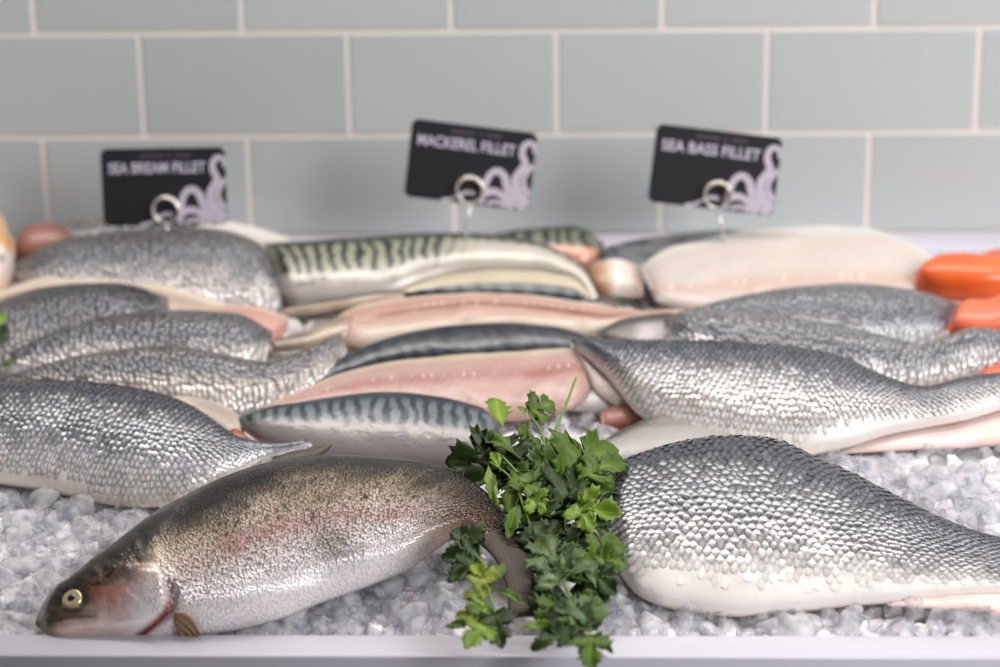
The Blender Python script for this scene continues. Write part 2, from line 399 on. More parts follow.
def add_scales(R, sx, sy, parent, mask, name='scales', lift=0.0002, tilt=0.14, seed=1, wl=(0.22, 0.48)):
    """thousands of overlapping rounded scales in rows over the skin, one joined part"""
    r = np.random.default_rng(seed); nu, nv = R.S.shape[:2]
    rows = int(R.ac.max()/sy); cols = int(R.al[-1]/sx)
    V = []; Fc = []; C = []; A4 = []; ang = np.linspace(0, 2*math.pi, 9)[:-1]
    ca, sa = np.cos(ang), np.sin(ang)
    ey = np.gradient(R.S, axis=1); ex = np.gradient(R.S, axis=0)
    # fixed physical rows measured from the back edge
    for a in range(cols):
        for b in range(rows*2):
            l = (a+(0.5 if b % 2 else 0)+r.uniform(-.13, .13)+1.3*(float(vnoise(np.array(a*0.16+seed), np.array(b*0.13), seed))-.5))*sx
            i = np.searchsorted(R.al, l)
            if i >= nu-1: continue
            tot = R.ac[i, -1]; frac = (b+r.uniform(-.16, .16)+1.6*(float(vnoise(np.array(a*0.12+seed), np.array(b*0.12), seed+4))-.5))*sy*0.5/R.ac[:, -1].max()
            d = frac*tot
            j = np.searchsorted(R.ac[i], d)
            if j <= 0 or j >= nv-1: continue
            k = tot/R.ac[:, -1].max(); k = max(k, 0.35)
            i0 = i-1; fi = (l-R.al[i0])/(R.al[i]-R.al[i0]+1e-9)
            fj = (d-R.ac[i, j-1])/(R.ac[i, j]-R.ac[i, j-1]+1e-9)
            P = (R.S[i0, j-1]*(1-fi)+R.S[i, j-1]*fi)*(1-fj)+(R.S[i0, j]*(1-fi)+R.S[i, j]*fi)*fj
            m = mask(i/nu, R.w[i, j], R.px[i, j], R.py[i, j])
            if r.random() > m: continue
            e1 = ex[i, j]/np.linalg.norm(ex[i, j]); e2 = ey[i, j]-e1*np.dot(e1, ey[i, j]); e2 /= np.linalg.norm(e2)+1e-9
            n = np.cross(e1, e2); n = n if np.dot(n, R.N) > 0 else -n
            q = r.uniform(0.92, 1.08); ax, ay = sx*0.56*q, sy*0.40*k*q
            t1 = tilt+r.uniform(-.10, .10); t2 = r.uniform(-.10, .10)
            o = len(V)
            relief = 1-0.65*float(1-sst(0.15, 0.45, R.w[i, j]))
            V.append(P+n*(lift+0.00095*relief)+e1*0.1*ax)
            for c_, s_ in zip(ca, sa):
                V.append(P+e1*ax*c_*(1.0 if c_ > 0 else 0.9)+e2*ay*s_+n*(lift+ax*c_*t1*0.6+ay*s_*t2))
            Fc += [(o, o+1+g, o+1+(g+1) % 8) for g in range(8)]
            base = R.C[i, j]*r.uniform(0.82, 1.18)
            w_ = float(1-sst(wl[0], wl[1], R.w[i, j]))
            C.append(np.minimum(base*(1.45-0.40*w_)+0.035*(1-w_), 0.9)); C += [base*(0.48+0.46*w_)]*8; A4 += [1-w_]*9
    V = np.array(V)
    me = mesh_from(name, V-R.base, Fc)
    at = me.attributes.new('col', 'FLOAT_COLOR', 'POINT'); C = np.array(C)
    at.data.foreach_set('color', np.hstack([C, np.array(A4)[:, None]]).astype(np.float32).ravel())
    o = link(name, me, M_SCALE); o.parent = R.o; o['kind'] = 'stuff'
    return o
def hit(R, px, py):
    h = R.bvh.ray_cast(Vector(CPOS), Vector(ray(px, py)).normalized())
    return h[0], h[1]

# ---- colourings (the fish's own pigment)
def c_bass(back=(74, 76, 83), side=(150, 148, 150), belly=(238, 230, 224), lo=0.16, mid=0.42, hi=0.86, s=0, flesh=True):
    def f(u, t, x, y, cu, cv):
        n = (fbm(cu*60, cv*80, s)-0.5)*0.22 + (fbm(cu*11, cv*11, s+5)-0.5)*0.24
        c = ramp(t+n, [(lo, belly), (mid, side), (0.5*(mid+hi), (100, 101, 107)), (hi, back)])
        if flesh: c = mixc(lin((232, 208, 196)), c, sst(0.0, 0.035, t))
        return c
    return f
def c_flat(rgb, rgb2, s=0, k=40, edge=None, ew=0.12):
    def f(u, t, x, y, cu, cv):
        c = mixc(lin(rgb), lin(rgb2), sst(0.3, 0.7, fbm(cu*k, cv*k*1.5, s)))
        if edge is not None: c = mixc(lin(edge), c, sst(ew*0.4, ew, np.minimum(t, 1-t)))
        return c
    return f
def c_mack(s=0, tb=0.45, freq=62, back=(34, 44, 50), pale=(120, 130, 122), belly=(196, 186, 182), wob=1.0, edge=(205, 190, 170)):
    """dark wavy bars on the back, plain silver below"""
    def f(u, t, x, y, cu, cv):
        ph = cu*freq*6.283 + wob*(fbm(cu*40, cv*50, s)-0.5)*7 + (t-tb)*3.0
        bars = sst(-0.15, 0.35, np.sin(ph))
        up = mixc(lin(pale), lin(back), np.maximum(bars, sst(0.86, 0.97, t)))
        n = (fbm(cu*60, cv*60, s+3)-0.5)*0.12
        spots = sst(0.62, 0.72, fbm(cu*110, cv*160, s+9))*sst(tb-0.22, tb-0.12, t+n)*(1-sst(tb-0.1, tb, t))
        low = mixc(ramp(t+n, [(0.05, tuple(min(255, q*1.08) for q in belly)), (tb, belly)]), lin((70, 74, 78)), spots*0.7)
        c = mixc(low, up, sst(tb-0.03, tb+0.04, t+n))
        if edge: c = mixc(lin(edge), c, sst(0.0, 0.03, t))
        return c
    return f
def c_fillet(a=(226, 186, 172), b=(205, 140, 126), line=0.55, s=0, rim=(222, 196, 168), rw=0.12, streak=1.0):
    """flesh side: pale muscle, darker band along the middle with white pin-bone dots, creamy rim"""
    def f(u, t, x, y, cu, cv):
        seg = 0.5+0.5*np.sin(cu*900+np.abs(t-line)*26+2*fbm(cu*50, cv*50, s))
        n = fbm(cu*25, cv*45, s)
        c = mixc(lin(a), lin(b), np.clip(0.30*n+0.16*seg*streak+0.65*np.exp(-((t-line)/0.10)**2), 0, 1))
        dots = sst(0.72, 0.95, np.sin(cu*700+5*fbm(cu*60, cv*0, s)))*sst(0.35, 0.6, fbm(cu*130, cv*0+3, s+2))*np.exp(-((t-line-0.05)/0.02)**2)
        c = mixc(c, lin((240, 225, 212)), dots*0.8)
        return mixc(c, lin(rim), 1-sst(rw*0.6, rw, 1-t+0.05*(n-0.5)))
    return f

# ================================================================== front row
# whole trout, head to the left, tail bent towards the rim
def trout_col(u, t, x, y, cu, cv):
    n1 = fbm(cu*60, cv*60, 1); n2 = fbm(cu*14, cv*14, 2); n3 = fbm(cu*220, cv*220, 3, 2)
    tt = t+(n1-0.5)*0.22+(n2-0.5)*0.16
    body = ramp(tt, [(0.12, (242, 234, 233)), (0.44, (234, 221, 218)), (0.58, (220, 200, 184)), (0.72, (172, 153, 130)), (0.83, (92, 78, 60)), (0.93, (28, 24, 18))])
    pink = np.exp(-((t-0.53+0.04*np.sin(u*9))/0.07)**2)*sst(0.30, 0.45, u)*(1-sst(0.75, 0.9, u))
    body = mixc(body, lin((196, 142, 136)), pink*0.7*(0.4+n1))
    spots = sst(0.66, 0.72, fbm(cu*330, cv*330, 7, 2))*sst(0.40, 0.7, t)
    body = mixc(body, lin((36, 32, 26)), spots*0.8)
    brown = sst(0.72, 0.90, u)
    body = mixc(body, ramp(tt, [(0.1, (150, 122, 104)), (0.5, (112, 90, 74)), (0.9, (44, 36, 30))]), brown)
    dark_patch = np.exp(-(((x-333)/26)**2+((y-545)/18)**2)); body = mixc(body, lin((112, 98, 86)), dark_patch*0.7)  # soft grey-brown patch on the lower flank
    # head
    hd = 1-sst(128, 150, x+0.25*(y-590))
    hv = y+0.80*(x-36)*0.55
    head = ramp((x*0.62+y*1.0)/1000.0+(n1-0.5)*0.020, [(0.600, (30, 28, 22)), (0.640, (46, 41, 31)), (0.653, (100, 86, 70)), (0.664, (180, 154, 140)), (0.68, (218, 194, 186)), (0.70, (222, 202, 198))])
    snout = 1-sst(40, 66, x+(n2-0.5)*14); head = mixc(head, lin((84, 76, 64)), snout*0.8*(1-sst(628, 636, y)))
    redn = sst(0.38, 0.60, fbm(cu*110, cv*110, 11))
    cheek = np.exp(-(((x-120)/24)**2+((y-588)/20)**2))
    head = mixc(head, lin((168, 100, 88)), np.clip(cheek*redn*1.1, 0, 0.62))
    pl8 = np.exp(-(((x-145)/17)**2+((y-600)/20)**2)); head = mixc(head, lin((240, 220, 226)), np.clip(pl8*1.25, 0, 1)*(0.45+0.55*(1-redn*0.7)))
    hs = sst(0.60, 0.66, fbm(cu*300, cv*300, 21, 2))*(1-sst(0.640, 0.654, (x*0.62+y)/1000))
    head = mixc(head, lin((20, 20, 18)), hs*0.85)
    jaw = np.exp(-((y-(618-0.10*(x-60)+0.004*(x-70)**2))/2.2)**2)*(1-sst(84, 104, x)); head = mixc(head, lin((52, 40, 34)), jaw*0.85)
    maxil = np.exp(-(((x-75)/22)**2+((y-(611))/5)**2)); head = mixc(head, lin((120, 98, 82)), maxil*0.6)
    head = head*(0.80+0.40*fbm(cu*260, cv*260, 31, 3))[..., None]
    sock = np.exp(-((np.hypot(x-72.5, (y-599)*1.05)-13.0)/3.2)**2); head = mixc(head, lin((34, 30, 25)), sock*0.75)
    c = mixc(body, head, hd)
    # gill slit behind the cover and the pale throat
    gx = 164-0.013*(y-597)**2 - np.maximum(0, y-610)*0.45
    gill = np.exp(-((x-gx-7)/6.5)**2)*sst(568, 584, y)
    c = mixc(c, lin((116, 44, 38)), np.clip(gill*1.2, 0, 1)*sst(594, 612, y)+0.45*gill*(1-sst(594, 612, y)))
    return c
def trout_disp(x, y, u, t):
    gx = 164-0.013*(y-597)**2 - np.maximum(0, y-610)*0.45
    cover = sst(gx-46, gx-6, x)*(1-sst(gx, gx+3.5, x))*sst(562, 578, y)
    d = cover*0.0062
    d = d-0.006*np.exp(-((x-gx-8)/6)**2)*sst(572, 590, y)
    d = d-0.0026*np.exp(-((y-(618-0.10*(x-60)+0.004*(x-70)**2))/2.4)**2)*(1-sst(86, 102, x))
    d = d+0.0022*np.exp(-(((x-75)/20)**2+((y-611)/5)**2))
    d = d-0.0016*np.exp(-(((x-72)/15)**2+((y-599)/15)**2))
    d = d-0.004*np.exp(-(((x-330)/60)**2+((y-575)/12)**2))
    d = d+0.0016*(fbm(x/9.0, y/9.0, 41, 3)-0.5)*(1-sst(150, 185, x))
    return d
TP = plane((250, 636), 13, 0.007)
trout = loft('trout', [(35, 621, 37, 627), (45, 600, 50, 636), (72, 574, 86, 637), (104, 549, 128, 637), (150, 515, 178, 636), (200, 487, 222, 632),
        (260, 464, 275, 620), (320, 455, 322, 602), (380, 457, 372, 584), (430, 463, 412, 566), (466, 476, 440, 545), (492, 496, 462, 534),
        (512, 522, 480, 545), (524, 548, 496, 560)], TP, 0.052, trout_col, M_TROUT, step=1.4, nv=100, power=0.82, under=0.35, wpow=0.75, endl=0.10, endr=0.13, lump=0.0008, dispf=trout_disp, seed=3,
        alphaf=lambda u, t, x, y: (0.12+0.88*sst(138, 180, x+0.25*(y-590)))*(0.30+0.70*sst(0.16, 0.42, t)))
tag(trout.o, 'whole brown-backed speckled trout with head on, bent tail beside the parsley', 'fish')
def fin_col(dark, pale, s=0, rays=900):
    def f(u, t, x, y, cu, cv):
        r = 0.5+0.5*np.sin(cv*rays+cu*60); return mixc(lin(dark), lin(pale), np.clip(0.6*r*fbm(cu*80, cv*80, s)+0.1, 0, 1))
    return f
tf = loft('tail_fin', [(506, 516, 478, 542), (520, 540, 492, 556), (531, 566, 502, 574), (539, 590, 507, 594), (548, 616, 508, 618)], plane((250, 636), 13, 0.015), 0.004, fin_col((44, 33, 25), (88, 68, 53), 3, 1800), M_FIN, trout.o, step=1.5, nv=40, ripple=0.0003)
df = loft('dorsal_fin', [(262, 468, 264, 472), (280, 455, 282, 466), (300, 449, 302, 462), (318, 447, 316, 458), (332, 444, 330, 449)], plane((250, 636), 13, 0.030), 0.003, fin_col((44, 38, 30), (120, 104, 84), 5), M_FIN, trout.o, step=2, nv=14)
def patch(name, st, R, off, colf, mat, parent, n=16, m=9):
    q = hermite(np.array(st, float), n); V = []; C = []; w = np.linspace(0, 1, m)
    for a in range(n):
        for b in range(m):
            x, y = q[a, 2:]*(1-w[b])+q[a, :2]*w[b]
            h, nn = hit(R, x, y)
            if h is None: h, nn = hit(R, *(q[a, :2])); 
            V.append(np.array(h)+np.array(nn)*off(a/(n-1), w[b])); C.append(colf(a/(n-1), w[b]))
    k = n*m; V = V+[v-R.N*0.0012 for v in V]; C = C+C; Fc = []
    for a in range(n-1):
        for b in range(m-1):
            f = (a*m+b, (a+1)*m+b, (a+1)*m+b+1, a*m+b+1); Fc += [f, tuple(k+z for z in f[::-1])]
    bd = [b for b in range(m)]+[a*m+m-1 for a in range(1, n)]+[(n-1)*m+b for b in range(m-2, -1, -1)]+[a*m for a in range(n-2, 0, -1)]
    Fc += [(bd[z], bd[(z+1) % len(bd)], k+bd[(z+1) % len(bd)], k+bd[z]) for z in range(len(bd))]
    me = mesh_from(name, V, Fc); at = me.attributes.new('col', 'FLOAT_COLOR', 'POINT')
    at.data.foreach_set('color', np.hstack([np.array(C), np.ones((len(C), 1))]).astype(np.float32).ravel())
    me.uv_layers.new(name='skin'); o = link(name, me, mat); parent_keep(o, parent); return o
patch('pectoral_fin', [(176, 612, 174, 622), (184, 611, 178, 630), (192, 615, 184, 635), (201, 628, 192, 637)], trout, lambda u, t: 0.0016+0.0030*u+0.0008*math.sin(t*22),
      lambda u, t: mixc(lin((84, 56, 38)), lin((172, 142, 112)), 0.5+0.5*math.sin(t*22)*(0.4+0.6*u)), M_FIN, trout.o)
hp, hn = hit(trout, 72.5, 599)
def lens(name, r, h, mat, pa, loc, nrm, prof):
    V = [(0, 0, h)]; Fc = []; k = 24
    for a, (rr, zz) in enumerate(prof):
        for q in range(k): V.append((rr*r*math.cos(q*2*math.pi/k), rr*r*math.sin(q*2*math.pi/k), zz*h))
    Fc += [(0, 1+q, 1+(q+1) % k) for q in range(k)]
    for a in range(len(prof)-1):
        Fc += [(1+a*k+q, 1+(a+1)*k+q, 1+(a+1)*k+(q+1) % k, 1+a*k+(q+1) % k) for q in range(k)]
    Fc.append(tuple(1+(len(prof)-1)*k+q for q in range(k))[::-1])
    M4 = Matrix.Translation(loc) @ nrm.to_track_quat('Z', 'Y').to_matrix().to_4x4()
    me = mesh_from(name, [M4 @ Vector(v) for v in V], Fc); o = link(name, me, mat); return o
en = (hn*0.8+Vector(TP[1])*0.2).normalized()
eye = lens('eye', 0.0084, 0.0030, M_IRIS, None, hp-en*0.0008, en, [(0.35, 0.95), (0.62, 0.85), (0.72, 0.95), (0.86, 0.75), (0.97, 0.35), (1.0, -0.4)])
parent_keep(eye, trout.o)
pup = lens('pupil', 0.0033, 0.0011, M_PUPIL, None, hp+en*0.0018, en, [(0.5, 0.9), (0.85, 0.6), (1.0, 0.0), (0.9, -0.6)])
pup.parent = eye; pup.matrix_parent_inverse = eye.matrix_basis.inverted() @ Matrix.Translation(-trout.o.location) if False else Matrix.Identity(4)

# sea bass fillet at the front right
fb = loft('sea_bass_fillet', [(598, 492, 608, 540), (604, 478, 616, 566), (617, 464, 632, 590), (642, 453, 652, 603), (690, 440, 692, 612), (730, 436, 735, 617), (775, 440, 780, 614), (815, 457, 820, 610), (855, 475, 858, 606),
        (895, 496, 897, 603), (935, 516, 936, 599), (970, 530, 970, 596), (1005, 539, 1005, 595), (1070, 553, 1070, 593)], plane((800, 613), 14), 0.028,
        c_bass(s=2, lo=0.22, mid=0.50, hi=0.90), M_SKIN, step=2.2, nv=60, power=0.78, skew=0.85, seed=11)
tag(fb.o, 'large silver scaled sea bass fillet, skin up with a white belly, beside the parsley', 'fish fillet', None)
bf = loft('belly_flap', [(886, 603, 890, 606), (930, 597, 932, 609), (965, 595, 968, 611), (1000, 594, 1002, 618), (1060, 592, 1060, 622)], plane((950, 622), 8), 0.006, c_flat((236, 214, 204), (224, 190, 180), 4), M_FLESH, fb.o, step=4, nv=14)
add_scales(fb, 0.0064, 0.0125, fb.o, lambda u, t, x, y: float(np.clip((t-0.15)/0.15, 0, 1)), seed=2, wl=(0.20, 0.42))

# sea bass fillet on the left, behind the trout
lf_ = loft('sea_bass_fillet', [(-60, 390, -60, 474), (0, 382, 0, 484), (50, 381, 50, 492), (100, 383, 95, 502), (150, 391, 140, 508), (185, 402, 180, 503), (210, 417, 212, 489), (232, 434, 238, 473), (255, 442, 262, 460), (282, 444, 286, 453), (310, 440, 312, 446)],
        plane((120, 512), 15), 0.028, c_bass(s=7, lo=0.08, mid=0.38, hi=0.92, side=(188, 186, 189), belly=(226, 214, 204)), M_SKIN, step=2.2, nv=56, power=0.78, skew=0.85, seed=21)
tag(lf_.o, 'silver scaled sea bass fillet with a pale belly, lying on ice above the trout head', 'fish fillet')
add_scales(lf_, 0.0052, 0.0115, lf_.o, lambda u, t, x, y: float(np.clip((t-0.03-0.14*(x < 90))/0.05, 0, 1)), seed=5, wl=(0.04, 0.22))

# ================================================================== right side
big = loft('sea_bass_fillet', [(572, 340, 578, 350), (588, 341, 606, 376), (618, 341, 637, 414), (655, 341, 668, 432), (700, 341, 712, 446), (750, 343, 760, 454), (800, 348, 805, 456), (845, 359, 848, 448), (885, 377, 886, 436), (925, 387, 926, 428), (960, 378, 964, 421), (1000, 374, 1004, 410), (1060, 382, 1060, 404)],
        plane((800, 458), 15, 0.006), 0.028, c_bass(s=12, lo=0.22, mid=0.54, hi=0.95, belly=(232, 222, 216), side=(160, 156, 154)), M_SKIN, step=2.2, nv=56, power=0.78, skew=0.85, seed=31, endl=0.16)
tag(big.o, 'long sea bass fillet with raised tail and pink belly flap, behind the ice patch', 'fish fillet')
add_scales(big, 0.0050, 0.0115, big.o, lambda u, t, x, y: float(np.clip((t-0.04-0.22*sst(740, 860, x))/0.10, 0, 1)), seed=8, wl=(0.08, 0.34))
loft('belly_flap', [(836, 450, 842, 454), (880, 430, 880, 452), (920, 424, 920, 450), (955, 418, 955, 449), (1000, 405, 1000, 446), (1060, 398, 1060, 442)], plane((930, 456), 8), 0.008, c_flat((226, 204, 196), (214, 184, 174), 5, 30), M_FLESH, big.o, step=4, nv=16)
loft('cut_edge', [(570, 343, 572, 350), (588, 349, 585, 372), (610, 368, 596, 392), (640, 398, 618, 410)], plane((620, 440), 18), 0.006, c_flat((186, 168, 154), (212, 196, 184), 6, 40), M_FLESH, big.o, step=3, nv=14)
g = loft('bass_belly_strip', [(548, 399, 553, 408), (585, 385, 588, 413), (615, 389, 616, 417), (645, 400, 644, 420)], plane((600, 424), 8), 0.012, c_flat((196, 190, 188), (216, 208, 204), 8, 40), M_FLESH, step=4, nv=18)
tag(g.o, 'translucent grey belly strip of fish between pink mackerel flesh and ice', 'fish piece')
g = loft('fish_scrap', [(600, 413, 602, 426), (616, 405, 618, 430), (634, 404, 634, 428), (648, 412, 646, 424)], plane((622, 434), 8), 0.010, c_flat((146, 84, 72), (176, 122, 110), 9, 60), M_FLESH, step=3, nv=16)
tag(g.o, 'small red-pink scrap of fish at the cut end of a bass fillet', 'fish piece')
g = loft('belly_flap_piece', [(586, 452, 592, 466), (618, 431, 624, 474), (650, 417, 652, 476), (680, 413, 682, 474), (715, 421, 716, 470), (760, 439, 760, 458)], plane((680, 482), 10), 0.014, lambda u, t, x, y, cu, cv: ramp(t+0.25*(fbm(cu*14, cv*60, 10)-0.5), [(0, (120, 110, 100)), (0.3, (160, 152, 143)), (0.42, (104, 95, 85)), (0.55, (168, 162, 156)), (0.85, (150, 144, 138)), (0.97, (74, 70, 66))]), M_FLESH, step=3, nv=26)
tag(g.o, 'pale grey belly flap peeking out from under the front sea bass fillet', 'fish piece')
g14 = loft('sea_bass_fillet', [(664, 318, 668, 350), (674, 313, 680, 360), (710, 311, 712, 374), (760, 314, 762, 386), (810, 320, 810, 393), (860, 329, 858, 396), (900, 340, 898, 393), (925, 343, 925, 387), (945, 335, 948, 382), (970, 328, 975, 378), (1000, 331, 1005, 372), (1050, 345, 1050, 368)],
        plane((820, 398), 14, 0.006), 0.030, c_bass(s=15, lo=0.10, mid=0.36, hi=0.95, back=(124, 123, 122), side=(206, 202, 198), belly=(232, 222, 216)), M_BASS, nv=40, power=0.8, skew=0.88, seed=41)
tag(g14.o, 'slender sea bass fillet with upturned tail, second behind the ice patch', 'fish fillet')
loft('cut_end', [(598, 332, 600, 340), (618, 320, 620, 350), (645, 315, 648, 354), (672, 313, 676, 352), (690, 316, 690, 346)], plane((650, 366), 12, 0.006), 0.014, lambda u, t, x, y, cu, cv: mixc(ramp(u, [(0, (84, 78, 74)), (0.35, (120, 110, 106)), (0.5, (190, 178, 180)), (0.8, (176, 164, 164)), (1, (150, 146, 146))]), lin((70, 66, 64)), sst(0.7, 0.9, t)), M_FLESH, g14.o, nv=22)
g13 = loft('sea_bass_fillet', [(672, 316, 676, 324), (710, 303, 715, 338), (755, 292, 760, 348), (800, 286, 805, 354), (850, 283, 855, 358), (895, 287, 900, 357), (930, 294, 930, 350), (958, 303, 945, 338)],
        plane((820, 360), 14, 0.008), 0.026, c_bass(s=16, lo=0.0, mid=0.25, hi=1.0, back=(112, 113, 116), side=(204, 202, 203), belly=(222, 217, 217), flesh=False), M_BASS, nv=36, power=0.8, skew=0.88, seed=51)
tag(g13.o, 'short grey sea bass fillet lying in front of the large white fillet', 'fish fillet')
g12 = loft('white_fish_fillet', [(640, 267, 656, 302), (658, 253, 684, 312), (700, 240, 725, 316), (745, 231, 770, 316), (790, 227, 812, 314), (840, 226, 858, 312), (880, 231, 890, 308), (908, 241, 910, 302), (930, 254, 926, 290)],
        plane((790, 318), 13, 0.010), 0.012, c_fillet((194, 186, 179), (192, 160, 146), 0.36, 17, (200, 195, 190), 0.10, 0.4), M_FLESH, nv=36, power=0.65, seed=61, lump=0.0035)
tag(g12.o, 'large white fish fillet, flesh side up, in front of the wall ledge', 'fish fillet')
g11 = loft('dark_fish_fillet', [(597, 250, 600, 262), (628, 241, 634, 296), (670, 235, 680, 300), (715, 230, 725, 290), (770, 233, 775, 272)], plane((690, 296), 12, 0.004), 0.018, c_flat((58, 62, 66), (104, 106, 108), 18, 60), M_MACK, nv=26, seed=62)
tag(g11.o, 'dark skinned fillet tucked behind the large white fillet', 'fish fillet')
g = loft('fish_offcut', [(584, 274, 588, 286), (598, 262, 600, 294), (618, 259, 622, 297), (644, 268, 644, 298)], plane((612, 298), 8, 0.012), 0.016, lambda u, t, x, y, cu, cv: ramp(u+(fbm(cu*60, cv*60, 3)-0.5)*0.3, [(0, (150, 100, 64)), (0.3, (186, 150, 122)), (0.5, (222, 212, 204)), (0.75, (196, 180, 168)), (1, (120, 92, 74))]), M_FLESH, nv=20)
tag(g.o, 'small brown and white fish offcut beside the white fillet', 'fish piece')
for nm, st, pb, th, ca_, cb_, lab in [
    ('salmon_fillet', [(913, 272, 916, 290), (922, 262, 926, 295), (955, 253, 957, 301), (985, 256, 985, 302), (1015, 260, 1015, 298), (1050, 265, 1050, 290)], (960, 306), 0.030, (232, 108, 38), (214, 80, 26), 'thick bright orange salmon fillet by the white fillet'),
    ('salmon_fillet', [(946, 326, 950, 334), (956, 305, 960, 338), (985, 299, 986, 340), (1012, 292, 1012, 338), (1050, 295, 1050, 332)], (990, 344), 0.022, (228, 120, 84), (214, 96, 62), 'duller pink-orange salmon fillet by the upturned bass tail'),
    ('salmon_fillet', [(974, 257, 977, 266), (990, 250, 990, 270), (1020, 248, 1020, 270), (1055, 252, 1055, 266)], (1000, 272), 0.010, (190, 62, 36), (206, 120, 90), 'dark red salmon piece behind the bright orange salmon'),
    ('salmon_fillet', [(978, 373, 982, 380), (1000, 362, 1000, 382), (1030, 360, 1030, 380), (1050, 364, 1050, 374)], (1010, 386), 0.010, (224, 100, 60), (210, 84, 44), 'small orange salmon tip under the upturned bass tail')]:
    g = loft(nm, st, plane(pb, 10, 0.020), th, (lambda a, b: lambda u, t, x, y, cu, cv: mixc(lin(a), lin(b), 0.6*fbm(cu*40, cv*40, 2)+0.25*(0.5+0.5*np.sin(cu*1500+cv*500))))(ca_, cb_), M_SALMON, nv=24, power=0.45, step=2.0, endl=0.03, wpow=0.3)
    tag(g.o, lab, 'fish fillet')

# ================================================================== middle: mackerel
g = loft('mackerel_fillet', [(234, 419, 236, 424), (262, 409, 258, 441), (300, 402, 300, 456), (340, 396, 340, 464), (385, 392, 390, 470), (430, 395, 435, 474), (465, 402, 468, 470), (490, 413, 492, 458), (502, 428, 502, 442)],
        plane((380, 474), 12), 0.022, c_mack(1, 0.62, 85, back=(36, 46, 56), pale=(104, 112, 116), belly=(130, 122, 120)), M_MACK, step=2, nv=50, power=0.7, seed=71)
tag(g.o, 'mackerel fillet skin up with dark bars and silver belly, against the trout back', 'fish fillet')
g = loft('mackerel_fillet', [(257, 409, 261, 413), (300, 390, 305, 412), (345, 372, 350, 416), (395, 361, 400, 418), (445, 356, 450, 420), (500, 352, 505, 422), (545, 349, 548, 416), (572, 349, 580, 404), (584, 354, 592, 390)],
        plane((440, 424), 12, 0.010), 0.011, c_fillet((182, 152, 142), (156, 102, 92), 0.66, 21, (186, 168, 146), 0.10, 0.6), M_FLESH, step=2, nv=44, power=0.7, endr=0.05, seed=72, lump=0.0028)
tag(g.o, 'pink mackerel fillet flesh up with a row of pin bones, above the parsley', 'fish fillet')
g = loft('mackerel_fillet', [(257, 408, 259, 412), (300, 381, 304, 402), (340, 357, 348, 384), (380, 340, 388, 376), (430, 328, 436, 372), (480, 323, 484, 370), (530, 324, 533, 366), (572, 331, 574, 360), (604, 343, 600, 354)],
        plane((430, 408), 12, 0.008), 0.018, c_mack(4, 0.10, 60, back=(28, 33, 40), pale=(48, 55, 62), belly=(110, 104, 98), wob=1.6), M_MACK, step=2, nv=36, seed=73)
tag(g.o, 'very dark skinned mackerel fillet behind the pink flesh fillet', 'fish fillet')
g = loft('mackerel_fillet', [(327, 325, 331, 335), (345, 312, 350, 346), (380, 301, 390, 344), (430, 295, 435, 337), (500, 293, 500, 330), (555, 298, 552, 332), (600, 305, 592, 334), (640, 311, 630, 326), (684, 309, 684, 312)],
        plane((480, 344), 12, 0.012), 0.011, lambda u, t, x, y, cu, cv: mixc(c_fillet((186, 156, 140), (166, 120, 104), 0.74, 23, (212, 188, 164), 0.06, 0.5)(u, t, x, y, cu, cv), lin((198, 182, 166)), (1-sst(0.36, 0.50, t+0.1*np.sin(u*4)))*sst(0.02, 0.12, u)), M_FLESH, step=2, nv=40, power=0.7, endl=0.12, seed=74, lump=0.0030,
        dispf=lambda x, y, u, t: -0.0045*np.exp(-((t-0.44-0.08*np.sin(u*4))/0.06)**2)*sst(0.05, 0.15, u)*(1-sst(0.75, 0.9, u)))
tag(g.o, 'long peach coloured mackerel fillet flesh up, tapering to a thin tip between two mackerel', 'fish fillet')
g = loft('mackerel_tail_piece', [(266, 342, 272, 353), (300, 332, 306, 350), (338, 318, 342, 342), (360, 310, 364, 332)], plane((310, 362), 12, 0.004), 0.010, c_flat((128, 112, 98), (168, 150, 134), 12, 40), M_MACK, nv=18)
tag(g.o, 'brownish grey mackerel tail strip at the blunt end of the peach fillet', 'fish piece')
g = loft('mackerel_fillet', [(398, 291, 400, 300), (430, 279, 432, 304), (470, 272, 472, 307), (510, 270, 512, 308), (550, 273, 552, 309), (580, 283, 580, 309), (593, 298, 591, 308)],
        plane((500, 314), 13, 0.012), 0.016, lambda u, t, x, y, cu, cv: mixc(c_mack(6, 0.1, 55, back=(26, 32, 38), pale=(66, 74, 78), edge=None)(u, t, x, y, cu, cv), lin((196, 184, 158)), sst(0.62, 0.74, t)), M_MACK, step=2.5, nv=30, seed=75)
tag(g.o, 'short dark mackerel fillet with a cream upper edge, under the striped mackerel', 'fish fillet')
g = loft('mackerel_fillet', [(265, 244, 278, 296), (282, 242, 294, 306), (305, 241, 315, 307), (340, 238, 350, 305), (380, 236, 388, 300), (430, 233, 425, 287), (470, 233, 465, 277), (510, 237, 505, 275), (545, 244, 540, 275), (573, 258, 562, 279), (590, 273, 580, 288), (600, 297, 591, 301)],
        plane((420, 304), 14, 0.012), 0.022, lambda u, t, x, y, cu, cv: mixc(c_mack(8, 0.50, 80, back=(34, 42, 36), pale=(142, 143, 122), belly=(168, 160, 152), wob=0.9)(u, t, x, y, cu, cv), lin((178, 172, 160)), sst(0.46, 0.62, u)*(1-sst(0.80, 0.92, t))), M_MACK, step=2, nv=40, seed=76)
tag(g.o, 'big mackerel fillet with bold green-black bars, curling down at its pale end', 'fish fillet')
g = loft('mackerel_fillet', [(405, 293, 408, 300), (380, 292, 384, 306), (340, 298, 344, 312), (300, 304, 300, 318), (280, 308, 282, 318)][::-1], plane((340, 322), 10, 0.010), 0.010, c_flat((150, 130, 112), (190, 170, 150), 13, 40, edge=(60, 58, 56), ew=0.3), M_MACK, nv=18)
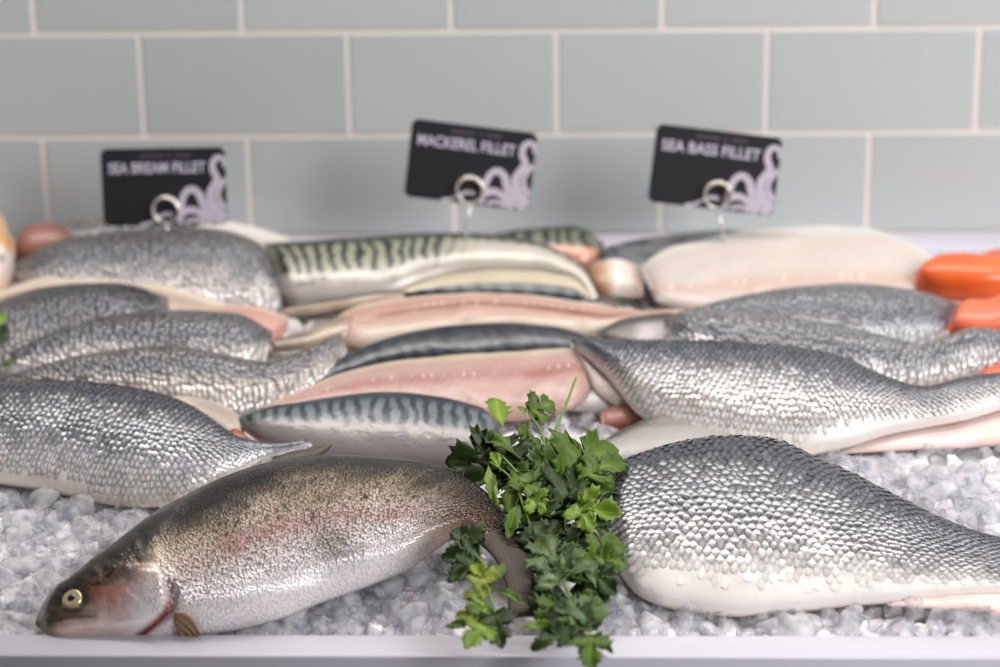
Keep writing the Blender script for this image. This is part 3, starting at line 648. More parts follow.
tag(g.o, 'thin grey-brown mackerel strip under the barred mackerel', 'fish piece')
g = loft('mackerel_fillet', [(470, 241, 472, 255), (510, 231, 512, 264), (550, 227, 552, 268), (585, 230, 588, 268), (604, 243, 602, 258)], plane((545, 270), 12, 0.010), 0.018, lambda u, t, x, y, cu, cv: mixc(c_mack(9, 0.1, 70, back=(34, 40, 36), pale=(110, 112, 92), edge=None)(u, t, x, y, cu, cv), lin((206, 150, 128)), sst(0.5, 0.62, u)*(1-sst(0.45, 0.62, t))), M_MACK, step=2.5, nv=28, seed=77)
tag(g.o, 'rearmost mackerel fillet with barred skin and a pink cut end', 'fish fillet')

# ================================================================== left side: bream
def bream(s, back=(112, 108, 106), belly=(234, 226, 222), lo=0.05, mid=0.48, hi=1.0, side=(202, 194, 190)):
    return c_bass(back=back, belly=belly, side=side, lo=lo, mid=mid, hi=hi, s=s, flesh=False)
def br(st, pb, th, colf, label, mat=M_BREAM, name='sea_bream_fillet', tilt=13, lift=0.008, **k):
    g = loft(name, st, plane(pb, tilt, lift), th, colf, mat, nv=k.pop('nv', 34), step=k.pop('step', 2.5), **k)
    return tag(g.o, label, 'fish fillet' if 'fillet' in name else 'fish piece')
br([(4, 377, 8, 383), (50, 362, 55, 402), (110, 350, 115, 412), (160, 345, 165, 418), (200, 348, 205, 422), (235, 356, 240, 420), (270, 361, 272, 411), (300, 351, 306, 396), (325, 338, 334, 376), (342, 333, 347, 352)],
   (160, 420), 0.026, bream(31, belly=(224, 214, 210), lo=0.15, mid=0.5, hi=1.0, side=(168, 158, 150), back=(110, 104, 98)), 'bream fillet with a white belly and tail rising to the mackerel', tilt=14, lift=0.006, step=2, power=0.8, skew=0.88, seed=81)
br([(5, 353, 8, 372), (60, 328, 65, 388), (110, 315, 115, 394), (160, 310, 165, 398), (210, 311, 215, 396), (250, 317, 252, 386), (273, 331, 266, 362)], (160, 396), 0.024, bream(33, lo=0.0, mid=0.4, hi=1.0, back=(96, 94, 92)), 'blunt ended grey bream fillet, in the middle of the bream pile', power=0.8, skew=0.88, seed=82)
br([(-50, 316, -50, 378), (0, 300, 0, 380), (40, 288, 45, 384), (90, 283, 95, 388), (135, 285, 140, 384), (168, 297, 170, 362)], (60, 376), 0.022, bream(35, back=(70, 69, 70), side=(130, 126, 124), belly=(170, 164, 160)), 'dark grey bream fillet under the cream edged one, with parsley on it', power=0.8, skew=0.88, seed=83, lift=0.010)
br([(118, 323, 124, 334), (170, 312, 175, 344), (220, 305, 225, 350), (262, 308, 266, 348), (290, 317, 284, 336)], (210, 352), 0.016, c_fillet((186, 150, 136), (180, 112, 104), 0.4, 37, (196, 170, 150), 0.1, 0.3), 'pink fleshed bream fillet end poking out of the bream pile', M_FLESH, name='bream_flesh_fillet', seed=84)
br([(-40, 302, -40, 322), (0, 291, 0, 318), (40, 277, 45, 318), (90, 272, 95, 326), (140, 274, 145, 330), (180, 284, 185, 334), (212, 296, 216, 334), (238, 309, 240, 330)], (110, 336), 0.018, c_fillet((166, 146, 130), (158, 126, 106), 0.4, 39, (200, 186, 168), 0.3, 0.3), 'bream fillet flesh up with an arched cream edge, in the bream pile', M_FLESH, name='bream_flesh_fillet', seed=85, lift=0.008)
br([(14, 264, 17, 278), (50, 244, 52, 304), (100, 233, 105, 314), (150, 228, 155, 318), (200, 227, 205, 320), (240, 234, 245, 320), (262, 246, 268, 317), (278, 270, 282, 308)], (150, 318), 0.028, bream(41, lo=0.05, mid=0.45, hi=1.0, back=(98, 94, 92), side=(170, 164, 162), belly=(222, 214, 212)), 'broad speckled bream fillet below the bream card', power=0.8, skew=0.88, seed=86, lift=0.012)
br([(36, 233, 42, 250), (80, 218, 85, 258), (120, 216, 125, 260), (160, 217, 165, 260), (205, 224, 205, 250)], (120, 262), 0.018, bream(43, back=(150, 140, 136), side=(190, 180, 176), belly=(200, 190, 186)), 'pinkish silver bream fillet right under the bream card', seed=87, lift=0.010)
br([(140, 230, 146, 250), (190, 221, 195, 254), (225, 221, 228, 256), (255, 227, 258, 254), (290, 238, 290, 250)], (215, 258), 0.016, c_fillet((186, 178, 170), (170, 156, 146), 0.4, 45, (206, 200, 194), 0.3, 0.2), 'pale arched fillet edge at the back beside the barred mackerel', M_FLESH, name='bream_flesh_fillet', seed=88)
br([(10, 252, 14, 264), (20, 233, 26, 268), (42, 222, 48, 266), (63, 226, 67, 258), (79, 240, 80, 248)], (44, 272), 0.026, c_flat((142, 96, 80), (126, 80, 66), 47, 30), 'smooth rounded red-brown piece of fish roe at the back of the bream pile', M_FLESH, name='fish_roe', lift=0.012, power=0.6)
br([(-70, 222, -70, 330), (-30, 202, -30, 318), (-6, 204, -4, 306), (8, 220, 7, 292), (16, 244, 13, 274)], (-20, 322), 0.040, lambda u, t, x, y, cu, cv: mixc(ramp(t+(fbm(cu*30, cv*30, 4)-0.5)*0.3, [(0, (190, 150, 126)), (0.3, (214, 196, 184)), (0.55, (222, 214, 208)), (0.7, (206, 150, 84)), (0.9, (186, 152, 120))]), lin((60, 56, 50)), np.exp(-(((x-2)/3)**2+((y-258)/4)**2))), 'pale fish head with an orange patch beside the red-brown roe', M_FLESH, name='fish_head_piece', lift=0.014)
br([(112, 383, 118, 394), (165, 386, 170, 410), (205, 398, 208, 432), (232, 410, 230, 446), (248, 420, 240, 448)], (180, 440), 0.010, c_flat((180, 162, 146), (164, 148, 138), 49, 30), 'beige flesh strip showing between two scaled fillets', M_FLESH, name='fish_strip', tilt=12)
br([(226, 433, 228, 440), (234, 428, 236, 446), (246, 434, 244, 448), (254, 442, 252, 450)], (240, 456), 0.008, c_flat((150, 72, 54), (120, 52, 40), 50, 60), 'little dark red fish scrap beside the bass tail tip above the trout', M_FLESH, name='fish_scrap')

# ------------------------------------------------------------------ ice
X = np.linspace(-0.78, 0.82, 980); Y = np.linspace(-0.699, -0.052, 400)
gx, gy = np.meshgrid(X, Y, indexing='ij')
def crush(x, y, c, s):
    # broken facets: every cell of a jittered lattice is a small tilted plate
    ix, iy = np.floor(x/c), np.floor(y/c); best = np.full(x.shape, 9.0); h = np.zeros(x.shape)
    for a in (-1, 0, 1):
        for b in (-1, 0, 1):
            jx, jy = ix+a, iy+b
            qx, qy = (jx+0.1+0.8*_hash(jx, jy, s))*c, (jy+0.1+0.8*_hash(jx, jy, s+1))*c
            dx, dy = x-qx, y-qy; d = (dx*dx+dy*dy)/c/c
            hh = (_hash(jx, jy, s+2)-0.5)*0.7*c+(dx*(_hash(jx, jy, s+3)-0.5)+dy*(_hash(jx, jy, s+4)-0.5))*1.3-d*0.22*c
            m = d < best; best = np.where(m, d, best); h = np.where(m, hh, h)
    return h
gz = bed_z(gy) - 0.007 + 0.7*crush(gx, gy, 0.014, 3) + 0.4*crush(gx+0.3*gy, gy, 0.0075, 9) + 0.006*(fbm(gx*40, gy*40, 3, 2)-0.5)
gz = np.where(gy < -0.690, np.minimum(gz, zr-0.004), gz)
nx, ny = gx.shape
i, j = np.meshgrid(np.arange(nx-1), np.arange(ny-1), indexing='ij')
Fq = np.stack([i*ny+j, (i+1)*ny+j, (i+1)*ny+j+1, i*ny+j+1], -1).reshape(-1, 4)
me = mesh_from('ice_bed', np.stack([gx, gy, gz], -1).reshape(-1, 3), Fq.tolist())
ice_bed = tag(link('ice_bed', me, M_ICEBED), 'bed of cloudy crushed ice filling the white tray', 'ice', kind='stuff')
chunks = []
for k in range(20):
    bm = bmesh.new(); bmesh.ops.create_icosphere(bm, subdivisions=2 if k >= 12 else 3, radius=1.0)
    cuts = []
    for q in range(9):
        d = Vector(rng.normal(size=3)).normalized(); cuts.append((d, rng.uniform(0.42, 0.8)))
    sx_, sy_, sz_ = rng.uniform(0.7, 1.25), rng.uniform(0.7, 1.1), rng.uniform(0.55, 0.85)
    for v in bm.verts:
        for d, h in cuts:
            e = v.co.dot(d)-h
            if e > 0: v.co -= d*e
        v.co += Vector(rng.normal(size=3))*0.012
        v.co = Vector((v.co.x*sx_, v.co.y*sy_, v.co.z*sz_))
    me = bpy.data.meshes.new('ice_lump'); bm.to_mesh(me); bm.free(); me.materials.append(M_ICE)
    me.polygons.foreach_set('use_smooth', [True]*len(me.polygons)); me.set_sharp_from_angle(angle=math.radians(24)); chunks.append(me)
def inpoly(x, y, P):
    c = False
    for k in range(len(P)):
        (x1, y1), (x2, y2) = P[k], P[k-1]
        if (y1 > y) != (y2 > y) and x < (x2-x1)*(y-y1)/(y2-y1)+x1: c = not c
    return c
REG = [([(-4, 480), (60, 492), (130, 505), (170, 506), (125, 540), (80, 570), (40, 602), (30, 634), (-4, 636)], 95, 'clear ice lump on the ice beside the trout head'),
       ([(215, 632), (260, 622), (330, 596), (360, 588), (420, 560), (452, 548), (475, 575), (455, 630)], 70, 'clear ice lump on the ice under the trout belly'),
       ([(612, 560), (640, 600), (740, 617), (900, 606), (1004, 618), (1004, 628), (605, 632)], 62, 'clear ice lump between the front rim and the front bass fillet'),
       ([(818, 456), (1004, 446), (1004, 545), (930, 518), (850, 476)], 60, 'clear ice lump in the open ice patch between two bass fillets'),
       ([(545, 412), (600, 414), (622, 430), (590, 452), (556, 452)], 9, 'clear ice lump just above the parsley bunch'),
       ([(598, 272), (640, 272), (655, 303), (602, 302)], 4, 'clear ice lump beside the cut end of the large white fillet')]
def place(me, x, y, s, h):
    P = on_plane(np.array(x), np.array(y), A_, BN) + BN*h
    return P, s
for P, n, lab in REG:
    xs = [p[0] for p in P]; ys = [p[1] for p in P]; pts = []; tries = 0
    dmin = 16.0
    while len(pts) < n and tries < 6000:
        tries += 1
        if tries % 400 == 0: dmin *= 0.88
        x, y = random.uniform(min(xs), max(xs)), random.uniform(min(ys), max(ys))
        if not inpoly(x, y, P) or any((x-a)**2+((y-b)*1.5)**2 < dmin**2 for a, b in pts): continue
        pts.append((x, y))
    for x, y in pts:
        r = 0.0068+0.0125*random.random()**1.6
        Q = on_plane(np.array(x), np.array(y), A_, BN) - BN*(0.004)
        if Q[1] < -0.690: Q[1] = -0.690; Q[2] -= 0.003
        o = bpy.data.objects.new('ice_lump', random.choice(chunks[:12])); COL.objects.link(o)
        o.location = Q; o.scale = (r, r, r); o.rotation_euler = (random.uniform(-.6, .6), random.uniform(-.6, .6), random.uniform(0, 6.28))
        tag(o, lab, 'ice', 'loose ice lumps: '+lab.split(' ', 3)[3])
# finer crushed ice over the whole bed, too much to count
V = []; Fc = []
for k in range(3600):
    x, y = random.uniform(-0.62, 0.66), random.uniform(-0.692, -0.06)
    if y > -0.34 and random.random() < 0.6: continue
    src = random.choice(chunks[12:]); r = random.uniform(0.002, 0.0055); a = random.uniform(0, 6.28); o = len(V)
    z = bed_z(y)-0.006+random.uniform(-0.002, 0.004); ca, sa = math.cos(a), math.sin(a)
    for v in src.vertices: V.append((x+r*(v.co.x*ca-v.co.y*sa), y+r*(v.co.x*sa+v.co.y*ca), z+r*v.co.z))
    Fc += [tuple(o+q for q in p.vertices) for p in src.polygons]
me = mesh_from('ice_crumbs', V, Fc)
tag(link('ice_crumbs', me, M_ICE, ice_bed), kind='stuff')

# ------------------------------------------------------------------ parsley
HALF = [(0, 0.012), (0.10, 0.05), (0.15, 0.18), (0.06, 0.32), (0.20, 0.33), (0.20, 0.47), (0.30, 0.46), (0.34, 0.60), (0.41, 0.49), (0.50, 0.55), (0.49, 0.42), (0.54, 0.36), (0.45, 0.22), (0.36, 0.08),
        (0.52, 0.14), (0.60, 0.30), (0.69, 0.29), (0.75, 0.37), (0.79, 0.25), (0.88, 0.26), (0.88, 0.14), (0.96, 0.11), (1.0, 0.0)]
NARROW = [(0, 0.012), (0.18, 0.06), (0.32, 0.16), (0.42, 0.27), (0.50, 0.19), (0.60, 0.28), (0.67, 0.18), (0.77, 0.23), (0.83, 0.12), (0.92, 0.12), (1.0, 0.0)]
def leaf(parent, b, t, lift, tone, wid=1.0, lift2=None, shape='full', curl=0.25, fold=0.25, roll=0.0, seed=0):
    """a toothed parsley leaflet from stalk point b to tip t (photo pixels over the parsley's own slope)"""
    r = random.Random(seed*31+int(b[0]*7+t[1]*3))
    lift2 = lift if lift2 is None else lift2
    def pt(p, l):
        Q = on_plane(np.array(p[0]), np.array(p[1]), PP[0], PP[1]); d = CPOS-Q; return Q+d/np.linalg.norm(d)*l
    B, T = Vector(pt(b, lift)), Vector(pt(t, lift2)); L = (T-B).length; wid = wid*1.05
    ex = (T-B).normalized(); up = Vector(CPOS)-B; up = (up.normalized()*0.75+Vector((0, 0, 1))*0.35).normalized()
    ey = up.cross(ex).normalized(); ez = ex.cross(ey)
    rot = Matrix.Rotation(math.radians(roll), 3, ex); ey = rot @ ey; ez = rot @ ez
    H = HALF if shape == 'full' else NARROW
    out = [(x, y*(1+r.uniform(-.10, .10))) for x, y in H] + [(x*(1+r.uniform(-.03, .03)), -y*(1+r.uniform(-.10, .10))) for x, y in H[-2::-1]]
    n = len(out); fr = (1.0, 0.66, 0.30, 0.0); V = []; vein = []
    ph = r.uniform(0, 6)
    def pos(x, y, dz):
        z = fold*abs(y)*0.9 - curl*(x-0.35)**2*1.2 + 0.035*math.sin(9*x+ph+y*7) + 0.05*math.sin(14*math.atan2(y, x+0.05)+ph)*math.hypot(x, y)
        return B + ex*(x*L) + ey*(y*L*wid) + ez*(z*L+dz)
    for side in (0, 1):
        for f in fr:
            for x, y in out:
                V.append(pos(x*(0.80+0.20*f) if f > 0 else x*0.80, y*f, -0.0004 if side else 0.0))
                vein.append(0.75 if f == 0 else (0.18 if f < 0.5 else 0.0))
    Fc = []; K = n*len(fr)
    for side in (0, 1):
        for a in range(len(fr)-1):
            for q in range(n):
                q2 = (q+1) % n; f_ = (side*K+a*n+q, side*K+a*n+q2, side*K+(a+1)*n+q2, side*K+(a+1)*n+q)
                Fc.append(f_ if side == 0 else f_[::-1])
    Fc += [(q, K+q, K+(q+1) % n, (q+1) % n) for q in range(n)]
    me = mesh_from('leaf', V, Fc)
    at = me.attributes.new('vein', 'FLOAT', 'POINT'); at.data.foreach_set('value', vein*1)
    o = link('leaf', me, LM[tone]); parent_keep(o, parent); return o
def stem(parent, pts, lifts, r0=0.0011, r1=0.0007, name='stem'):
    P = []
    for p, l in zip(pts, lifts):
        Q = on_plane(np.array(p[0]), np.array(p[1]), PP[0], PP[1]); d = CPOS-Q; P.append(Q+d/np.linalg.norm(d)*l)
    P = np.array(P); n = 5*(len(P)-1)+1; s = np.linspace(0, len(P)-1, n)
    m = np.gradient(P, axis=0); k = np.clip(s.astype(int), 0, len(P)-2); t = (s-k)[:, None]
    Q = (2*t**3-3*t**2+1)*P[k]+(t**3-2*t**2+t)*m[k]+(-2*t**3+3*t**2)*P[k+1]+(t**3-t**2)*m[k+1]
    V = []; Fc = []; K = 7
    for a in range(n):
        d = Q[min(a+1, n-1)]-Q[max(a-1, 0)]; d /= np.linalg.norm(d); e = np.cross(d, [0.3, 0.2, 0.9]); e /= np.linalg.norm(e); g = np.cross(d, e)
        r = r0+(r1-r0)*a/(n-1)
        for q in range(K): V.append(Q[a]+r*(math.cos(q*6.2832/K)*e+math.sin(q*6.2832/K)*g))
    for a in range(n-1): Fc += [(a*K+q, a*K+(q+1) % K, (a+1)*K+(q+1) % K, (a+1)*K+q) for q in range(K)]
    Fc += [tuple(range(K))[::-1], tuple((n-1)*K+q for q in range(K))]
    me = mesh_from(name, V, Fc); at = me.attributes.new('vein', 'FLOAT', 'POINT'); at.data.foreach_set('value', [0.0]*len(V))
    o = link(name, me, LM['stem']); parent_keep(o, parent); return o
PP = plane((550, 640), 10, 0.006)
def sprig(label, at):
    Q = on_plane(np.array(at[0]), np.array(at[1]), PP[0], PP[1])
    return tag(empty('parsley_sprig', Q), label, 'parsley')
# upright bunch in the middle
a = sprig('upright parsley sprig with a long bare stalk pointing up at the mackerel', (545, 500))
stem(a, [(576, 378), (562, 415), (547, 450), (540, 500), (548, 560)], [0.030, 0.030, 0.028, 0.02, 0.01], 0.0010, 0.0014)
stem(a, [(529, 413), (541, 432), (545, 448)], [0.030, 0.030, 0.028], 0.0009, 0.0012)
stem(a, [(502, 456), (520, 476), (536, 500), (545, 540)], [0.036, 0.038, 0.035, 0.02], 0.0010, 0.0013)
for L_ in [((528, 413), (556, 401), .032, 'mid', 1.0, 'full', 10), ((545, 449), (566, 440), .030, 'bright', .5, 'narrow', 0), ((526, 416), (520, 404), .031, 'bright', .8, 'narrow', 30),
           ((503, 427), (494, 393), .030, 'bright', .9, 'narrow', 20), ((522, 457), (474, 427), .034, 'mid', .55, 'narrow', 25), ((529, 452), (522, 418), .033, 'mid', .6, 'narrow', -30),
           ((536, 456), (556, 438), .024, 'mid', 1.0, 'full', 0), ((540, 480), (562, 448), .026, 'mid', .9, 'full', 15), ((510, 470), (500, 432), .024, 'dark', .9, 'full', -10),
           ((502, 452), (446, 462), .018, 'dark', .95, 'full', -15), ((510, 470), (462, 478), .014, 'dark', .8, 'full', 0)]:
    leaf(a, L_[0], L_[1], L_[2], L_[3], L_[4], shape=L_[5], roll=L_[6], seed=1)
b_ = sprig('drooping parsley sprig with folded leaves against the trout tail', (520, 520))
stem(b_, [(540, 560), (528, 520), (512, 480), (490, 462)], [0.01, 0.03, 0.04, 0.038], 0.0012, 0.0009)
stem(b_, [(528, 520), (520, 490), (530, 500)], [0.03, 0.036, 0.038], 0.0010, 0.0008)
for L_ in [((488, 464), (495, 503), .040, 'bright', .42, 'narrow', 20), ((512, 474), (545, 500), .040, 'mid', .7, 'full', -20), ((520, 470), (505, 510), .034, 'mid', .7, 'narrow', 35),
           ((527, 497), (553, 512), .042, 'bright', .8, 'full', 0), ((520, 500), (508, 535), .034, 'mid', .6, 'narrow', 0), ((524, 505), (540, 545), .030, 'dark', .9, 'full', 10),
           ((500, 470), (492, 448), .036, 'bright', .6, 'narrow', 0), ((540, 485), (512, 462), .030, 'mid', .8, 'full', 0), ((545, 520), (530, 470), .022, 'dark', 1.0, 'full', 0)]:
    leaf(b_, L_[0], L_[1], L_[2], L_[3], L_[4], shape=L_[5], roll=L_[6], seed=2)
c_ = sprig('spreading dark green parsley sprig touching the front bass fillet', (580, 530))
stem(c_, [(560, 580), (566, 530), (562, 490), (570, 470)], [0.01, 0.022, 0.03, 0.032], 0.0013, 0.0009)
for L_ in [((562, 485), (618, 438), .036, 'mid', .85, 'full', 10), ((578, 478), (627, 458), .038, 'mid', .7, 'full', -10), ((556, 505), (592, 472), .034, 'dark', 1.0, 'full', 0), ((566, 515), (545, 478), .028, 'dark', .9, 'full', 0),
           ((572, 505), (622, 512), .038, 'bright', .75, 'full', 0), ((576, 502), (590, 530), .040, 'bright', .7, 'full', 10), ((575, 530), (612, 522), .026, 'dark', .9, 'full', 0),
           ((592, 560), (622, 536), .030, 'mid', .95, 'full', 0), ((594, 556), (628, 566), .032, 'mid', .95, 'full', 0), ((590, 570), (615, 592), .028, 'dark', .9, 'full', 0), ((596, 588), (587, 555), .038, 'grey', .6, 'narrow', 0), ((560, 540), (600, 548), .022, 'dark', 1.0, 'full', 0)]:
    leaf(c_, L_[0], L_[1], L_[2], L_[3], L_[4], shape=L_[5], roll=L_[6], seed=3)
d_ = sprig('parsley sprig with pale grey-green leaf undersides in the middle of the bunch', (565, 600))
stem(d_, [(563, 580), (572, 600), (588, 628)], [0.042, 0.044, 0.05], 0.0012, 0.001)
for L_ in [((563, 579), (536, 530), .042, 'grey', .62, 'full', 0), ((562, 580), (532, 562), .044, 'grey', .75, 'full', 0), ((561, 582), (534, 588), .044, 'grey', .75, 'narrow', 0), ((565, 578), (576, 542), .042, 'grey', .75, 'full', 0),
           ((566, 580), (592, 552), .038, 'mid', .8, 'full', 0), ((560, 600), (540, 625), .036, 'mid', .9, 'full', 0), ((565, 592), (545, 606), .030, 'dark', 1.0, 'full', 0), ((575, 600), (605, 606), .034, 'mid', .7, 'full', 0)]:
    leaf(d_, L_[0], L_[1], L_[2], L_[3], L_[4], shape=L_[5], roll=L_[6], seed=4)
e_ = sprig('parsley sprig hanging its three-lobed leaf over the white rim', (590, 632))
stem(e_, [(560, 618), (578, 628), (592, 631)], [0.046, 0.056, 0.062], 0.0012, 0.001)
for L_ in [((590, 630), (557, 596), .058, 'grey', .62, 'full', 0), ((591, 629), (588, 590), .058, 'grey', .62, 'full', 0), ((580, 634), (530, 644), .062, 'dark', .62, 'full', 25), ((578, 632), (540, 632), .058, 'mid', .7, 'full', 0),
           ((591, 631), (592, 668), .066, 'mid', .72, 'full', 0), ((592, 633), (612, 651), .066, 'mid', .62, 'narrow', 0), ((590, 633), (579, 652), .066, 'mid', .6, 'narrow', 0), ((570, 622), (548, 606), .050, 'dark', .9, 'full', 0)]:
    leaf(e_, L_[0], L_[1], L_[2], L_[3], L_[4], shape=L_[5], roll=L_[6], seed=5)
for L_ in [((545, 560), (520, 530), .016, 'dark', 1.0, 'full', 0), ((550, 560), (572, 520), .018, 'dark', 1.0, 'full', 0), ((556, 590), (532, 612), .020, 'dark', 1.0, 'full', 0), ((565, 600), (596, 626), .024, 'dark', 1.0, 'full', 0), ((548, 545), (552, 505), .014, 'dark', 1.1, 'full', 0), ((575, 580), (608, 598), .018, 'dark', 1.0, 'full', 0), ((530, 480), (498, 462), .012, 'dark', 1.0, 'full', 0), ((550, 530), (522, 500), .014, 'mid', 1.0, 'full', 0)]:
    leaf(d_, L_[0], L_[1], L_[2], L_[3], L_[4], shape=L_[5], roll=L_[6], seed=9)
f_ = sprig('yellowing parsley sprig in front of the trout tail', (488, 600))
stem(f_, [(505, 632), (492, 605), (489, 588)], [0.05, 0.055, 0.058], 0.0011, 0.0009)
for L_ in [((489, 588), (474, 560), .058, 'yellow', .62, 'full', 0), ((491, 587), (506, 560), .058, 'mid', .5, 'narrow', 0), ((488, 590), (463, 598), .060, 'yellow', .62, 'full', 0), ((494, 588), (524, 602), .056, 'mid', .6, 'narrow', -20),
           ((486, 600), (466, 612), .058, 'bright', .8, 'full', 0), ((478, 612), (455, 616), .056, 'yellow', .7, 'full', 0), ((490, 606), (476, 632), .054, 'mid', .9, 'full', 0), ((488, 622), (466, 646), .062, 'bright', .8, 'full', 0), ((492, 610), (502, 644), .058, 'dark', .8, 'full', 0),
           ((520, 628), (552, 622), .050, 'bright', .6, 'narrow', 0), ((475, 622), (445, 626), .052, 'mid', .6, 'narrow', 0)]:
    leaf(f_, L_[0], L_[1], L_[2], L_[3], L_[4], shape=L_[5], roll=L_[6], seed=6)
h_ = sprig('dark parsley sprig tucked in the crook of the trout tail', (468, 560))
stem(h_, [(490, 572), (480, 560), (470, 548)], [0.046, 0.05, 0.05], 0.0011, 0.0009)
for L_ in [((482, 552), (441, 556), .052, 'dark', .8, 'full', 0), ((480, 548), (452, 526), .050, 'dark', .8, 'full', 0), ((478, 558), (450, 580), .050, 'dark', .7, 'full', 0)]:
    leaf(h_, L_[0], L_[1], L_[2], L_[3], L_[4], shape=L_[5], roll=L_[6], seed=7)
PP = plane((0, 380), 14, 0.036)
k_ = sprig('small piece of parsley lying on the bream fillets', (2, 350))
stem(k_, [(-14, 372), (-6, 350), (-2, 330)], [0.012, 0.012, 0.012], 0.0011, 0.0009)
for L_ in [((-12, 346), (9, 324), .012, 'dark', .5, 'full', 0), ((-6, 330), (6, 310), .012, 'bright', .7, 'narrow', 0), ((-2, 368), (22, 356), .012, 'mid', .35, 'narrow', 0)]:
    leaf(k_, L_[0], L_[1], L_[2], L_[3], L_[4], shape=L_[5], roll=L_[6], seed=8)

# ------------------------------------------------------------------ price cards on wire holders
def text_mesh(txt, size, mat, name):
    cu = bpy.data.curves.new(name, 'FONT'); cu.body = txt; cu.size = size; cu.align_x = 'CENTER'; cu.align_y = 'CENTER'; cu.extrude = 0.0002; cu.offset = 0.00025
    to = bpy.data.objects.new('tmp_text', cu); COL.objects.link(to)
    dg = bpy.context.evaluated_depsgraph_get(); me = bpy.data.meshes.new_from_object(to.evaluated_get(dg))
    bpy.data.objects.remove(to); bpy.data.curves.remove(cu); me.name = name
    me.materials.clear(); me.materials.append(mat); return me
def ribbon(pts, w0, w1, z, W_, H_, clip=True):
    P = np.array(pts, float); P = np.stack([(P[:, 0]-0.5)*W_, (0.5-P[:, 1])*H_], -1)
    n = 8*(len(P)-1)+1; s = np.linspace(0, len(P)-1, n); m = np.gradient(P, axis=0); k = np.clip(s.astype(int), 0, len(P)-2); t = (s-k)[:, None]
    Q = (2*t**3-3*t**2+1)*P[k]+(t**3-2*t**2+t)*m[k]+(-2*t**3+3*t**2)*P[k+1]+(t**3-t**2)*m[k+1]
    d = np.gradient(Q, axis=0); d /= np.linalg.norm(d, axis=1)[:, None]+1e-9; nn = np.stack([-d[:, 1], d[:, 0]], -1)
    w = np.linspace(w0, w1, n)[:, None]
    A, B = Q+nn*w, Q-nn*w
    for q in (A, B): q[:, 0] = np.clip(q[:, 0], -W_/2, W_/2); q[:, 1] = np.clip(q[:, 1], -H_/2, H_/2)
    V = [(p[0], p[1], z) for p in A]+[(p[0], p[1], z) for p in B]
    return V, [(k, n+k, n+k+1, k+1) for k in range(n-1)]
def tube_mesh(name, Q, r, K=8, closed=False):
    Q = np.array(Q, float); n = len(Q); V = []; Fc = []
    for a in range(n):
        d = Q[(a+1) % n if closed else min(a+1, n-1)]-Q[(a-1) % n if closed else max(a-1, 0)]; d /= np.linalg.norm(d)
        e = np.cross(d, [0.05, 1, 0.1]); e /= np.linalg.norm(e); g = np.cross(d, e)
        for q in range(K): V.append(Q[a]+r*(math.cos(q*6.2832/K)*e+math.sin(q*6.2832/K)*g))
    for a in range(n if closed else n-1):
        a2 = (a+1) % n; Fc += [(a*K+q, a*K+(q+1) % K, a2*K+(q+1) % K, a2*K+q) for q in range(K)]
    if not closed: Fc += [tuple(range(K))[::-1], tuple((n-1)*K+q for q in range(K))]
    return mesh_from(name, V, Fc)
CW, CH, CY = 0.118, 0.0735, -0.115
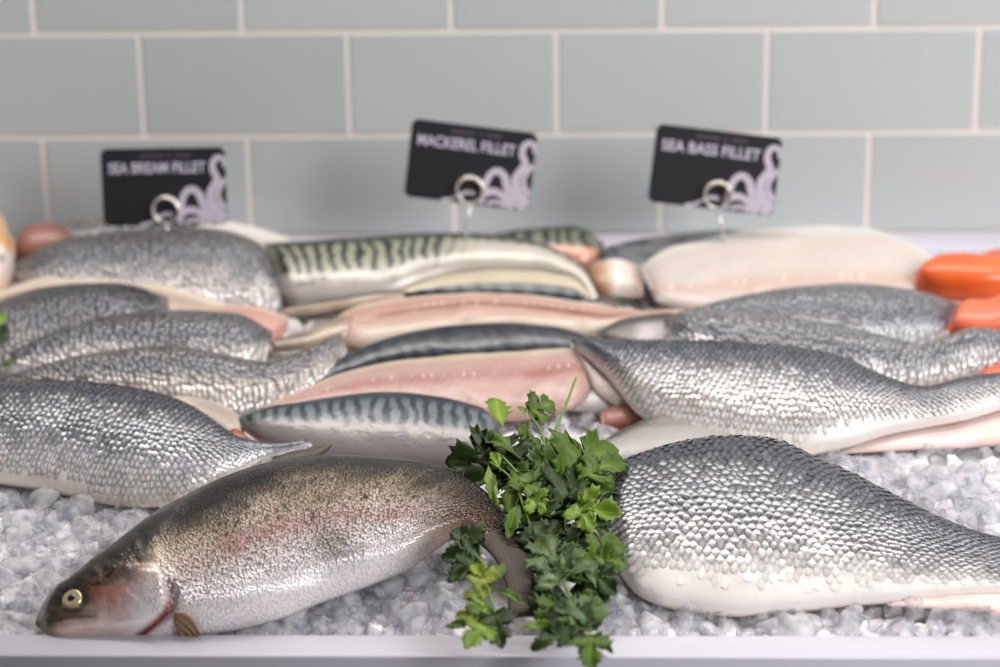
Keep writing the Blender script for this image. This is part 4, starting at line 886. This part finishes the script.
def card(txt, ctr, rot, ring, foot, label, hlabel, tiltb=8, yaw=0):
    C0 = on_y(np.array(ctr[0]), np.array(ctr[1]), CY)
    e = empty('price_card', C0); e.rotation_euler = (math.radians(90-tiltb), math.radians(rot), math.radians(yaw)); e.rotation_mode = 'XYZ'
    Rm = Matrix.Rotation(math.radians(yaw), 3, 'Z') @ Matrix.Rotation(math.radians(90-tiltb), 3, 'X') @ Matrix.Rotation(math.radians(rot), 3, 'Z')
    e.rotation_euler = Rm.to_euler()
    bm = bmesh.new(); box_bm(bm, (0, 0, -0.0006), (CW, CH, 0.0012))
    ed = [q for q in bm.edges if abs(q.verts[0].co.z-q.verts[1].co.z) > 0.0005]
    bmesh.ops.bevel(bm, geom=ed, offset=0.003, segments=3, affect='EDGES')
    me = bpy.data.meshes.new('card'); bm.to_mesh(me); bm.free(); o = link('card', me, M_CARD, e, smooth=False)
    me = text_mesh(txt, 0.0150, M_LETTER, 'lettering'); o = link('lettering', me, M_LETTER, e, False)
    wd = max(v.co.x for v in me.vertices)-min(v.co.x for v in me.vertices); o.scale = (0.092/wd, 0.95, 1); o.location = (-0.0060, CH/2-0.0190, 0.0003)
    # small dim heading whose letters cannot be made out: strokes only
    V = []; Fc = []
    for kx in [-23, -19, -15, -11, -7, -3, 4.5, 12, 16, 20, 24]:
        x = kx*0.00095+0.002; w_ = 0.0013; q = len(V); hh_ = 0.0030
        V += [(x-w_, CH/2-0.0085, .0002), (x+w_, CH/2-0.0085, .0002), (x+w_, CH/2-0.0085+hh_, .0002), (x-w_, CH/2-0.0085+hh_, .0002)]; Fc.append((q, q+1, q+2, q+3))
    link('heading', mesh_from('heading', V, Fc), M_FAINT, e, False)
    V = []; Fc = []
    for pts, w0, w1, z in [([(1.0, .26), (.985, .16), (.945, .13), (.905, .18), (.90, .29), (.93, .40), (.90, .50), (.87, .60), (.89, .74), (.95, .86), (1.0, .93)], .0022, .0045, .0003),
                        ([(1.0, .40), (.955, .50), (.93, .62), (.96, .74), (1.0, .80)], .0025, .0030, .00035),
                        ([(.62, .98), (.63, .80), (.65, .64), (.69, .55), (.74, .54), (.785, .61), (.81, .72), (.86, .84), (.97, .99)], .0026, .0042, .0004),
                        ([(.64, .84), (.70, .80), (.77, .83), (.82, .91), (.88, .99)], .0034, .0034, .00045),
                        ([(.30, .985), (.37, .965), (.44, .90), (.50, .85), (.56, .86)], .0014, .0020, .0003),
                        ([(.66, .96), (.74, .93), (.82, .97)], .0020, .0020, .0005)]:
        v, f = ribbon(pts, w0, w1, z, CW, CH); o_ = len(V); V += v; Fc += [tuple(o_+q for q in p) for p in f]
    link('octopus_tentacles', mesh_from('octopus_tentacles', V, Fc), M_TENT, e, False)
    V = []; Fc = []
    for cx, cy, rr in [(.93, .56, .0011), (.92, .66, .0012), (.95, .78, .0011), (.70, .88, .0012), (.78, .90, .0010), (.67, .72, .0009), (.84, .80, .0009), (.90, .90, .0010)]:
        q = len(V); V += [((cx-.5)*CW+rr*math.cos(g), (.5-cy)*CH+rr*math.sin(g), .0006) for g in np.linspace(0, 6.2832, 9)[:-1]]; Fc.append(tuple(range(q, q+8)))
    link('suckers', mesh_from('suckers', V, Fc), M_TENTDOT, e, False)
    tag(e, label, 'price card')
    # wire holder: coiled ring and straight pin into the fish and ice
    R0 = on_y(np.array(ring[0]), np.array(ring[1]), CY-0.006); r = 0.0125
    hd = empty('card_holder', R0)
    ang = np.linspace(0, 2*math.pi*2, 72, endpoint=True)
    coil = [R0+np.array([r*math.cos(g), 0.0045*g/6.2832-0.0045, r*math.sin(g)]) for g in ang]
    o = link('ring', tube_mesh('ring', coil, 0.0013, 8), M_WIRE); parent_keep(o, hd)
    P1 = on_y(np.array(foot[0]), np.array(foot[1]), CY-0.004)
    dirn = P1-(R0+np.array([0, 0, -r])); end = (R0+np.array([0, 0, -r]))+dirn*((0.052)/np.linalg.norm(dirn))
    o = link('pin', tube_mesh('pin', [R0+np.array([0, 0, -r]), (R0+np.array([0, 0, -r])+end)/2, end], 0.0014), M_WIRE); parent_keep(o, hd)
    tag(hd, hlabel, 'card holder')
card('SEA BREAM FILLET', (164, 187), 0.6, (166, 210), (166, 235), 'black price card reading SEA BREAM FILLET', 'wire ring holder gripping the sea bream card', 8, 0)
card('MACKEREL FILLET', (470.5, 165), -7.3, (470, 190), (466, 232), 'black price card reading MACKEREL FILLET', 'wire ring holder gripping the mackerel card', 8, 0)
card('SEA BASS FILLET', (715, 170), -7.0, (718, 195), (722, 230), 'black price card reading SEA BASS FILLET', 'wire ring holder gripping the sea bass card', 8, 0)
